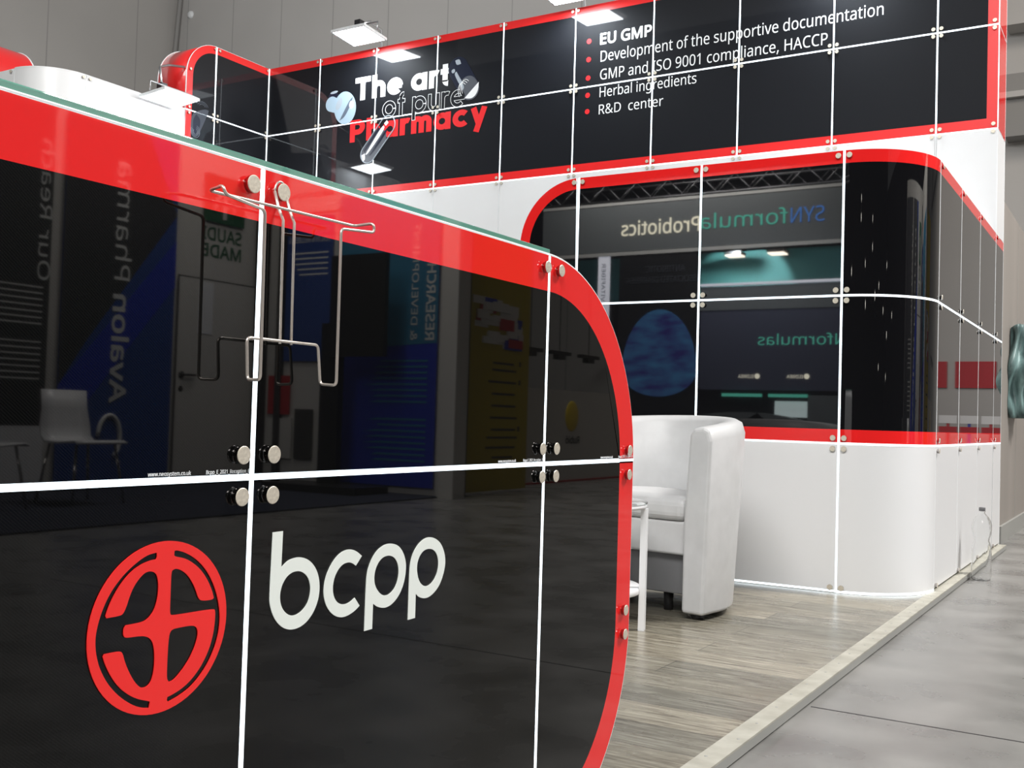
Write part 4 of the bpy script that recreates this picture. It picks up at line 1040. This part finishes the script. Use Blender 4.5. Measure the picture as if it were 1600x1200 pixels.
for k in range(4):
    a = math.radians(15 + 90 * k)
    c, s = math.cos(a), math.sin(a)
    mb = MB('table_white')
    pts = [(TR - 0.018, -0.017), (TR + 0.004, -0.017), (TR + 0.004, 0.017), (TR - 0.018, 0.017)]
    mb.prism([(x * c - y * s + TC.x, x * s + y * c + TC.y) for x, y in pts], lambda a_, b_, n_: Vector((a_, b_, n_)), 0.0, 0.4295); mb.build('leg', tab)
mb = MB('clear'); mb.lathe([(0, 0.0), (0.028, 0.0), (0.033, 0.075), (0.031, 0.075), (0.026, 0.006), (0, 0.006)], TC + Vector((0.105, -0.02, 0.4525)), (0, 0, 1), 24)
tag(mb.build('drinking_glass', origin=TC + Vector((0.105, -0.02, 0.4525))), 'small clear glass on the round glass side table', 'glass')

# ------------------------------------------------------------------ bottle on the aisle floor
BP = Vector((-0.742, 5.96, FZ))
bot = thing('bottle', BP, 'empty clear plastic bottle standing on the aisle floor by the pod', 'bottle')
prof = [(0, 0.006), (0.03, 0.0), (0.044, 0.004), (0.0475, 0.02), (0.047, 0.10), (0.0475, 0.135), (0.046, 0.165), (0.041, 0.19), (0.0365, 0.205), (0.038, 0.218), (0.043, 0.236), (0.0470, 0.262), (0.0465, 0.285), (0.041, 0.308), (0.030, 0.328), (0.018, 0.341), (0.0145, 0.346), (0.0145, 0.352), (0.017, 0.353), (0.017, 0.356), (0.0135, 0.357), (0.0135, 0.362)]
inner = [(max(r_ - 0.0012, 0), h + (0.0014 if r_ > 0.02 and h < 0.01 else 0) + (0.0012 if r_ == 0 else 0)) for r_, h in prof]
mb = MB('pet'); mb.lathe(prof + list(reversed(inner)), BP, (0, 0, 1), 40)
for v in mb.bm.verts:
    d = Vector((v.co.x - BP.x, v.co.y - BP.y)); h = v.co.z - BP.z
    an = math.atan2(d.y, d.x)
    k = 1 + 0.025 * math.sin(8 * an) * (1 if 0.01 < h < 0.15 or 0.23 < h < 0.31 else 0)
    v.co.x = BP.x + d.x * k; v.co.y = BP.y + d.y * k
mb.build('body', bot, weld=False)
mb = MB('cap'); mb.lathe([(0.0148, 0.357), (0.0158, 0.359), (0.0158, 0.374), (0.0145, 0.376), (0, 0.376)], BP, (0, 0, 1), 24); mb.build('cap', bot)

# ------------------------------------------------------------------ the stand across the aisle, seen only as reflections in the desk
mb = MB('carpet'); mb.box((3.93, 3.4, FZ), (6.4, 8.12, FZ + 0.012)); tag(mb.build('carpet', origin=(5.2, 3, FZ)), 'dark navy carpet of the stand across the aisle', 'carpet')
XO = 6.4
sw = thing('stand_wall', (XO, 3.0, FZ), 'white rear wall of the stand across the aisle, mirrored in the desk', 'wall')
mb = MB('opp_white'); mb.box((XO, 4.15, FZ), (XO + 0.1, 8.2, 3.5)); mb.build('wall_board', sw)
sr = thing('stand_wall', (5.0, 8.15, FZ), 'white side wall of the stand across the aisle, mirrored in the desk', 'wall')
mb = MB('opp_white'); mb.box((3.9, 8.1, FZ), (6.4, 8.2, 3.5)); mb.build('wall_board', sr)
mb = MB('opp_white'); mb.box((3.76, 8.02, FZ), (3.94, 8.22, 3.5)); mb.build('pillar', sr)
mb = MB('charcoal'); mb.box((3.80, 8.24, FZ), (3.95, 8.30, 3.3)); mb.build('dark_pillar', sr)
mb = MB('charcoal'); mb.box((6.22, 8.02, FZ), (6.34, 8.095, 3.3)); mb.box((5.98, 8.05, FZ), (6.06, 8.095, 3.3)); mb.build('dark_rail', sr)
Fo = frame_mx(XO - 0.02)
A_ = lambda y0, y1: (-y1, -y0)
def poster(name, F_, rect, mk, label, cat='poster', th=0.012):
    a0, a1, b0, b1 = rect
    t = thing(name, F_((a0 + a1) / 2, b0, 0), label, cat)
    mb = MB(mk); mb.prism([(a0, b0), (a1, b0), (a1, b1), (a0, b1)], F_, 0.0, th); mb.build('board', t)
    return t
t = poster('poster', Fo, (-6.97, -5.74, 0.0, 3.3), 'navy', 'tall navy blue poster with upright company lettering on the white stand wall')
mb = MB('charcoal')
mb.prism([(-6.0, 1.3), (-5.74, 0.9), (-5.74, 3.3), (-6.6, 3.3), (-6.97, 2.6)], Fo, 0.012, 0.014); mb.build('dark_field', t)
mb = MB('blue'); mb.prism([(-6.97, 1.9), (-5.74, 0.4), (-5.74, 0.9), (-6.97, 2.35)], Fo, 0.014, 0.016); mb.build('light_band', t)
Fv = rot90(Fo, -6.27, 0.77)
lettering('lettering', 'Avalon', Fv, 0.0, 0.98, 0.0, 0.17, 'grey_txt', t, bold=0.02, n=0.018)
lettering('lettering', 'Pharma', Fv, 1.12, 2.20, 0.0, 0.17, 'grey_txt', t, n=0.018)
mb = MB('grey_txt'); mb.tube([Fo(-6.28 - 0.12 * math.cos(q), 0.45 + 0.20 * math.sin(q), 0.02) for q in [math.radians(-60 + 14 * i) for i in range(18)]], 0.02, 6); mb.build('swoosh', t)
t = poster('poster', Fo, (-5.62, -4.2, 0.55, 3.3), 'charcoal', 'dark grey poster with upright heading on the white stand wall')
lettering('lettering', 'Our Reach', rot90(Fo, -5.50, 1.79), 0.0, 1.20, 0.0, 0.115, 'grey_txt', t, n=0.014)
mb = MB('grey_txt')
for i in range(16):
    z = 1.72 - i * 0.052
    if i in (7, 8): continue
    mb.prism([(-5.56, z), (-5.56 + random.uniform(0.55, 0.8), z), (-5.0, z + 0.012), (-5.56, z + 0.012)], Fo, 0.012, 0.0135)
mb.build('small_print', t)
t = poster('poster', Fo, (-5.62, -4.2, 0.0, 0.545), 'table_white', 'pale picture strip below the dark grey poster')
d = thing('door', (XO, 7.55, FZ), 'flush white door with lever handle in the stand wall across the aisle', 'door')
mb = MB('opp_white'); mb.prism([(-8.06, 0.0), (-7.03, 0.0), (-7.03, 2.02), (-8.06, 2.02)], Fo, 0.0, 0.012); lf = mb.build('leaf', d)
mb = MB('dark_txt'); mb.prism([(-7.03, 0.0), (-7.018, 0.0), (-7.018, 2.035), (-7.03, 2.035)], Fo, 0.0, 0.008); mb.prism([(-8.07, 2.02), (-7.018, 2.02), (-7.018, 2.035), (-8.07, 2.035)], Fo, 0.0, 0.008); mb.build('gap', d)
mb = MB('dark'); mb.lathe([(0, 0.03), (0.035, 0.03), (0.035, 0.0)], (XO - 0.012, 7.09, 1.06), (-1, 0, 0), 16); mb.lathe([(0, 0.02), (0.03, 0.02), (0.03, 0.0)], (XO - 0.012, 7.09, 0.92), (-1, 0, 0), 16)
mb.tube([(XO - 0.04, 7.09, 1.06), (XO - 0.06, 7.10, 1.06), (XO - 0.06, 7.25, 1.06)], 0.012, 8); mb.build('handle', lf)
t = poster('notice', frame_mx(XO - 0.034), (-7.46, -7.27, 1.48, 2.0), 'table_white', 'white paper notice on the stand door across the aisle', 'notice', 0.004)
t = poster('sign', Fo, (-7.85, -7.31, 2.62, 3.10), 'green', 'green square emblem sign with green words beneath beside the stand door', 'sign', 0.012)
mb = MB('opp_white'); mb.prism([(-7.60, 2.66), (-7.55, 2.66), (-7.55, 2.92), (-7.60, 2.92)], Fo, 0.012, 0.015)
for sg in (-1, 1):
    mb.tube([Fo(-7.575 + sg * (0.02 + 0.12 * q), 2.93 - 0.20 * q * q, 0.014) for q in [i / 6 for i in range(7)]], 0.018, 6)
mb.build('emblem_mark', t)
lettering('lettering', 'SAUDI', Fo, -7.84, -7.32, 2.44, 0.125, 'green', t, bold=0.02, n=-0.017)
lettering('lettering', 'MADE', Fo, -7.84, -7.32, 2.27, 0.125, 'green', t, bold=0.02, n=-0.017)
# side wall graphics, facing the desk end
Fr = frame_my(8.08)
t = poster('poster', Fr, (4.02, 5.26, 0.05, 2.9), 'blue', 'blue poster with upright heading and paragraphs on the stand side wall')
mb = MB('tealblue'); mb.prism([(4.02, 1.42), (5.26, 1.36), (5.26, 2.9), (4.02, 2.9)], Fr, 0.012, 0.014); mb.build('teal_field', t)
lettering('lettering', 'RESEARCH', rot90(Fr, 4.155, 1.45), 0.0, 0.72, 0.0, 0.10, 'grey_txt', t, bold=0.02, n=0.016)
lettering('lettering', '& DEVELOPMENT', rot90(Fr, 4.33, 1.45), 0.0, 1.12, 0.0, 0.075, 'grey_txt', t, bold=0.008, n=0.016)
mb = MB('tealblue')
for i in range(18):
    if i in (8, 9): continue
    z = 1.24 - i * 0.056
    mb.prism([(4.12, z), (4.12 + random.uniform(0.55, 0.8), z), (4.70, z + 0.02), (4.12, z + 0.02)], Fr, 0.012, 0.0145)
mb.build('small_print', t)
t = poster('poster', Fr, (5.34, 5.96, 1.25, 2.74), 'navy', 'dark blue wellbeing poster beside the black screen on the stand side wall')
lettering('lettering', 'LIVING', Fr, 5.40, 5.62, 2.58, 0.05, 'grey_txt', t, n=0.014)
lettering('lettering', 'HEALTH & WELLBEING', Fr, 5.38, 5.93, 2.47, 0.055, 'grey_txt', t, bold=0.01, n=0.014)
mb = MB('grey_txt')
for i in range(5):
    z = 2.35 - i * 0.055
    mb.prism([(5.40, z), (5.90 - 0.03 * i, z), (5.90 - 0.03 * i, z + 0.016), (5.40, z + 0.016)], Fr, 0.012, 0.0135)
mb.build('small_print', t)
t = poster('heading_board', Fr, (5.25, 6.0, 2.78, 3.3), 'opp_white', 'white heading board with red company name over the wellbeing poster', 'sign', 0.006)
lettering('lettering', 'Avalon', Fr, 5.35, 5.62, 2.93, 0.075, 'print_red', t, bold=0.015, n=0.008)
lettering('lettering', 'Pharma', Fr, 5.65, 5.93, 2.93, 0.075, 'print_red', t, n=0.008)
for k, (rect, mk) in enumerate((((5.86, 6.16, 0.70, 1.10), 'red_board'), ((5.82, 6.18, 0.25, 0.66), 'opp_white'), ((5.54, 5.78, 0.25, 0.76), 'dark_txt'))):
    poster('picture', Fr, rect, mk, ['dark red picture on the stand side wall, upper left of three', 'pale picture on the stand side wall, lower left of three', 'dark upright picture on the stand side wall, right of three'][k], 'picture')
tv = thing('screen_stand', (4.95, 7.7, FZ), 'black screen on a floor stand inside the stand across the aisle', 'screen')
mb = MB('dark'); mb.box((4.37, 7.70, 1.27), (5.03, 7.76, 2.24)); mb.build('screen', tv)
mb = MB('dark'); mb.box((4.95, 7.762, 0.05), (5.18, 7.84, 1.6)); mb.build('pole', tv)
mb = MB('dark'); mb.box((4.45, 7.45, FZ + 0.012), (5.6, 7.95, 0.05)); mb.build('base', tv)
def stand_chair(loc, rz, label):
    t = thing('chair', loc, label, 'chair', 'white chairs of the stand across the aisle')
    L = Vector(loc); c, s = math.cos(rz), math.sin(rz)
    T = lambda x, y, z: L + Vector((x * c - y * s, x * s + y * c, z))
    mb = MB('table_white'); bm = mb.bm
    prof = [(-0.24, 0.455), (-0.20, 0.47), (0.0, 0.455), (0.16, 0.46), (0.21, 0.50), (0.225, 0.58), (0.24, 0.72), (0.26, 0.86)]
    A = [[bm.verts.new(T(x * (1 - 0.1 * (i > 5)), y, z)) for x in (-0.22, -0.1, 0.1, 0.22)] for i, (y, z) in enumerate(prof)]
    for i in range(len(A) - 1):
        for j in range(3): bm.faces.new([A[i][j], A[i][j + 1], A[i + 1][j + 1], A[i + 1][j]]).smooth = True
    o = mb.build('seat_shell', t); md = o.modifiers.new('solid', 'SOLIDIFY'); md.thickness = 0.014
    for sx, sy in ((1, -1), (-1, -1), (1, 1), (-1, 1)):
        mb = MB('chrome'); mb.tube([T(sx * 0.17, sy * 0.16, 0.45), T(sx * 0.23, sy * 0.22, 0.0)], 0.011, 8); mb.build('leg', t)
    return t
stand_chair((5.3, 5.22, FZ + 0.018), math.radians(180 + 90), 'white chair with chrome legs before the navy poster, across the aisle')
stand_chair((5.25, 4.35, FZ + 0.018), math.radians(170), 'white chair with chrome legs before the dark grey poster, across the aisle')
# next stand along the aisle: yellow board and white counter
Fy = frame_mx(3.95)
t = poster('poster', Fy, (-9.58, -8.26, 0.0, 2.9), 'yellow', 'tall yellow product board at the next stand across the aisle', 'poster', 0.05)
mb = MB('dark'); mb.box((3.92, 8.225, FZ), (4.0, 8.255, 2.9)); mb.build('edge_post', t)
mb = MB('opp_white', 'blue', 'red_board')
for i in range(34):
    a = random.uniform(-9.5, -8.75); b0 = random.uniform(1.42, 1.85); w_ = random.uniform(0.15, 0.34); h_ = random.uniform(0.05, 0.12)
    mb.prism([(a, b0), (a + w_, b0), (a + w_, b0 + h_), (a, b0 + h_)], Fy, 0.05, 0.052 + i * 0.0006, 0 if i % 4 else random.choice((1, 2)))
mb.build('product_picture', t)
mb = MB('dark_txt')
for i, z in enumerate((1.27, 1.20, 1.08, 0.96, 0.84, 0.72, 0.60, 0.52, 0.42, 0.32, 0.22)):
    w_ = random.uniform(0.32, 0.6); c0 = -9.1 + random.uniform(-0.05, 0.05)
    mb.prism([(c0 - w_ / 2, z), (c0 + w_ / 2, z), (c0 + w_ / 2, z + 0.022), (c0 - w_ / 2, z + 0.022)], Fy, 0.05, 0.0515)
for z in (1.265, 1.075, 0.595): mb.prism([(-9.42, z), (-9.38, z), (-9.38, z + 0.05), (-9.42, z + 0.05)], Fy, 0.05, 0.0515)
mb.build('small_print', t)
t = thing('counter', (4.8, 11.3, FZ), 'long white counter with golden capsule emblem across the aisle', 'counter')
mb = MB('opp_white', 'red_board'); mb.box((4.4, 9.66, FZ + 0.02), (5.2, 12.95, 1.09)); mb.box((4.39, 9.66, FZ), (5.2, 12.95, FZ + 0.02), 1); mb.build('body', t)
Fc = frame_mx(4.4)
mb = MB('amber'); bmesh.ops.create_uvsphere(mb.bm, u_segments=24, v_segments=16, radius=1.0)
for v in mb.bm.verts: v.co = Vector((4.4 - 0.03 * v.co.x * 0 - 0.03 * max(0, -v.co.x) * 1.0, 11.52 + 0.17 * v.co.y, 0.775 + 0.19 * v.co.z))
for f_ in mb.bm.faces: f_.smooth = True
mb.build('emblem', t)
lettering('lettering', 'Rubió', Fc, -11.73, -11.37, 0.44, 0.085, 'dark_txt', t, bold=0.02, n=0.004)
for k, (y, x) in enumerate(((14.9, 7.0), (15.9, 7.0), (17.0, 7.0))):
    t = thing('hanging_fixture', (x, y, 1.84), ['dark hanging fixture nearest the long counter', 'dark hanging fixture, middle of three beyond the counter', 'dark hanging fixture furthest beyond the counter'][k], 'fixture', 'dark fixtures beyond the counter')
    mb = MB('dark'); mb.box((x - 0.05, y - 0.35, 1.84), (x + 0.05, y + 0.35, 1.9)); mb.box((x - 0.06, y - 0.12, 1.76), (x + 0.06, y + 0.12, 1.84)); mb.build('bar', t)
    mb = MB('dark'); mb.tube([(x, y, 1.9), (x, y, 6.0)], 0.008, 6); mb.build('wire', t)

# red boards on the hall wall, mirrored in the pod's side
Fh = frame_my(18.0)
poster('board', Fh, (0.38, 0.98, 1.42, 1.84), 'red_board', 'wide red board on the hall wall, mirrored in the pod side', 'board', 0.03)
poster('board', Fh, (1.10, 1.36, 1.42, 1.84), 'red_board', 'narrow red board on the hall wall, mirrored in the pod side', 'board', 0.03)
for k in range(4):
    t = thing('barrier', (0.35 + 0.3 * k, 17.2, FZ), 'red and white barrier at the foot of the hall wall, mirrored in the pod side', 'barrier', 'barriers at the foot of the hall wall')
    x = 0.35 + 0.3 * k
    mb = MB('table_white', 'red_board', 'blue'); mb.box((x - 0.13, 17.15, 0.70), (x + 0.13, 17.2, 0.80), 1); mb.box((x - 0.13, 17.15, 0.85), (x + 0.13, 17.2, 0.97), 0); mb.box((x - 0.02, 17.16, FZ), (x + 0.02, 17.19, 0.95), 2 if k % 2 else 1); mb.build('board', t)

# ------------------------------------------------------------------ the stand behind the camera, mirrored in the pod front
YS_ = -4.0
Fz = frame_py(YS_)
t = thing('banner', (-5.6, YS_, 3.16), 'dark overhead banner with cream and green lettering, mirrored in the pod', 'banner')
mb = MB('syn_dark', 'syn_cream'); mb.box((-7.8, YS_ - 0.3, 3.16), (-3.2, YS_, 3.82)); mb.build('board', t)
mb = MB('grey_txt'); mb.box((-7.8, YS_ - 0.02, 3.83), (-3.2, YS_ + 0.01, 3.87)); mb.box((-7.8, YS_ - 0.02, 3.10), (-3.2, YS_ + 0.01, 3.15)); mb.build('rail', t)
lettering('lettering', 'SYN', Fz, 3.62, 4.06, 3.40, 0.20, 'syn_blue', t, n=0.006)
lettering('lettering', 'formula', Fz, 4.10, 5.30, 3.40, 0.20, 'syn_green', t, n=0.006)
lettering('lettering', 'Probiotics', Fz, 5.32, 6.50, 3.38, 0.20, 'syn_cream', t, bold=0.008, n=0.006)
area_light('stand_fill', (-5.5, YS_ + 0.8, 4.7), (-5.5, YS_, 3.5), 3.4, 0.15, 420, (1.0, 0.97, 0.92))  # unseen fill lights added to brighten the mirrored stands
area_light('stand_fill', (-4.4, YS_ + 1.0, 3.0), (-4.4, YS_, 1.7), 2.0, 0.15, 70, (0.92, 0.96, 1.0))
area_light('stand_fill', (4.3, 6.2, 3.9), (6.4, 6.4, 1.4), 3.2, 0.2, 120, (1.0, 0.97, 0.92))
area_light('stand_fill', (4.9, 6.6, 3.9), (4.9, 8.1, 1.2), 1.6, 0.2, 42, (1.0, 0.97, 0.92))
t = thing('display_wall', (-4.5, YS_ - 0.5, FZ), 'dark display wall with teal band under the banner, mirrored in the pod', 'wall')
mb = MB('syn_teal'); mb.box((-7.8, YS_ - 0.9, 2.55), (-3.2, YS_ - 0.8, 3.2)); mb.build('teal_band', t)
mb = MB('lightbox'); mb.box((-5.3, YS_ - 0.1, 2.615), (-3.2, YS_ - 0.02, 2.645)); mb.build('shelf_edge', t)
mb = MB('syn_dark'); mb.box((-5.3, YS_ - 0.1, 2.28), (-3.2, YS_ - 0.04, 2.60)); mb.build('upper_board', t)
mb = MB('syn_navy'); mb.box((-5.3, YS_ - 0.1, 1.2), (-3.2, YS_ - 0.05, 2.28)); mb.build('board', t)
Fz2 = frame_py(YS_ - 0.05)
lettering('lettering', 'SYNformulas', Fz2, 3.05, 4.48, 1.80, 0.14, 'syn_green', t, n=0.004)
for x in (4.53, 3.87):
    lettering('lettering', 'ELDWEA', Fz2, x, x + 0.21, 1.36, 0.045, 'syn_cream', t, n=0.004)
    mb = MB('syn_cream'); mb.prism(ellipse(x - 0.05, 1.385, 0.035, 0.035, 18), Fz2, 0.0, 0.004); mb.build('round_mark', t)
mb = MB('syn_green'); mb.box((-4.95, YS_ - 0.06, 1.11), (-4.41, YS_, 1.15)); mb.box((-4.31, YS_ - 0.06, 1.11), (-3.80, YS_, 1.15)); mb.build('lit_ledge', t)
mb = MB('niche'); mb.box((-4.25, YS_ - 0.2, 0.85), (-3.82, YS_ - 0.1, 1.06)); mb.build('lit_niche', t)
mb = MB('syn_dark'); mb.box((-3.80, YS_ - 0.1, FZ), (-3.2, YS_ - 0.04, 1.14)); mb.build('side_board', t)
mb = MB('syn_black'); mb.box((-5.35, YS_ - 0.3, FZ), (-3.2, YS_ - 0.2, 1.2)); mb.build('back_board', t)
mb = MB('syn_dark'); mb.prism([(3.3, FZ)] + [(4.55 + 1.25 * math.cos(q), 0.45 + 0.45 * math.sin(q)) for q in [math.pi * i / 20 for i in range(21)]][0:21] + [(5.8, FZ)], Fz, 0.1, 0.3); mb.build('curved_counter', t)
t = thing('info_board', (-5.9, YS_, FZ), 'black information board with faint lettering beside the blue screen, mirrored in the pod', 'board')
mb = MB('syn_black'); mb.box((-6.52, YS_ - 0.12, FZ), (-5.34, YS_ - 0.004, 3.08)); mb.build('board', t)
lettering('lettering', 'ANTIBIOTIC', Fz, 5.52, 6.10, 2.84, 0.085, 'mid_print', t, n=0.003)
lettering('lettering', 'ASSOCIATED DIARRHEA', Fz, 5.28, 6.40, 2.69, 0.085, 'mid_print', t, n=0.003)
t = thing('screen', (-5.9, YS_, 1.0), 'rounded blue glowing picture on the black board, mirrored in the pod', 'screen')
mb = MB('screen_blue'); mb.prism([(5.88 + 0.56 * math.cos(q), 1.45 + (0.86 if math.sin(q) > 0 else 0.36) * math.sin(q)) for q in [2 * math.pi * i / 40 for i in range(40)]], Fz, 0.0, 0.01); mb.build('picture', t)
t = thing('light_column', (-6.77, YS_, FZ), 'slim lit column with lettering left of the black board, mirrored in the pod', 'lamp')
mb = MB('lightbox'); mb.box((-6.86, YS_ - 0.05, 1.4), (-6.69, YS_, 3.12)); mb.build('column', t)
lettering('lettering', 'VITAFIBER', rot90(Fz, 6.80, 2.45), 0.0, 0.55, 0.0, 0.06, 'mid_print', t, n=0.003)
for k, x in enumerate((-4.95, -4.35)):
    t = thing('spot_lamp', (x, YS_ - 0.35, 3.06), ['warm lamp under the dark banner, nearer the black board', 'warm lamp under the dark banner, further from the black board'][k], 'lamp', 'warm lamps under the banner')
    mb = MB('warm_lamp'); mb.box((x - 0.11, YS_ - 0.5, 3.06), (x + 0.11, YS_ - 0.3, 3.08)); mb.build('lit_face', t)
    mb = MB('dark'); mb.box((x - 0.12, YS_ - 0.51, 3.082), (x + 0.12, YS_ - 0.29, 3.12)); mb.build('housing', t)
sp = bpy.data.lights.new('banner_spot', 'SPOT'); sp.energy = 700; sp.spot_size = 1.7; sp.color = (0.9, 1, 1); sp.shadow_soft_size = 0.05
so = bpy.data.objects.new('banner_spot', sp); COL.objects.link(so); so.location = (-4.9, YS_ - 0.2, 3.12)
so.rotation_euler = (Vector((-4.95, YS_ - 0.85, 2.8)) - so.location).to_track_quat('-Z', 'Y').to_euler()
# lighting truss over that stand
t = thing('lighting_truss', (-5.5, YS_ - 0.6, 4.0), 'metal lattice truss above the dark banner, mirrored in the pod', 'truss')
mb = MB('truss')
for yy in (-0.75, -0.45):
    for zz in (4.0, 4.25): mb.tube([(-9, YS_ + yy, zz), (-2.0, YS_ + yy, zz)], 0.018, 6)
for i in range(28):
    x = -9 + i * 0.25
    z0, z1 = (4.0, 4.25) if i % 2 else (4.25, 4.0)
    mb.tube([(x, YS_ - 0.45, z0), (x + 0.25, YS_ - 0.45, z1)], 0.009, 5); mb.tube([(x, YS_ - 0.75, z1), (x + 0.25, YS_ - 0.75, z0)], 0.009, 5)
mb.build('lattice', t)
# small lamps of distant stands, seen as points in the pod's rounded corner
LP = [(-1.0, -9, 3.4), (2.5, -10, 4.6), (5.0, -11, 4.0), (4.4, -8.5, 2.9), (8, -10, 4.4), (7.2, -6.4, 3.0), (10.5, -8, 3.6), (12, -6.5, 3.1), (13, -5, 2.6), (15, -7, 4.4), (9.0, -12, 5.4), (3.2, -13, 5.6), (12.5, -9.5, 2.1), (16, -4, 3.2), (17, -8, 2.0)]
first = None
for k, (x, y, z) in enumerate(LP):
    if first is None:
        first = thing('spot_lamp', (x, y, z), 'small bright lamp of a distant stand, a point in the rounded pod corner', 'lamp', 'distant hall lamps')
        mb = MB('dark'); mb.lathe([(0, 0.10), (0.04, 0.10), (0.075, 0.0), (0.062, 0.0), (0.0, 0.05)], (x, y, z), (0, 0, 1), 12); mb.build('housing', first)
        mb = MB('spot_face'); bmesh.ops.create_uvsphere(mb.bm, u_segments=10, v_segments=8, radius=0.085, matrix=Matrix.Translation((x, y, z))); mb.build('bulb', first)
    else:
        c = copy_tree(first); c.location = (x, y, z)
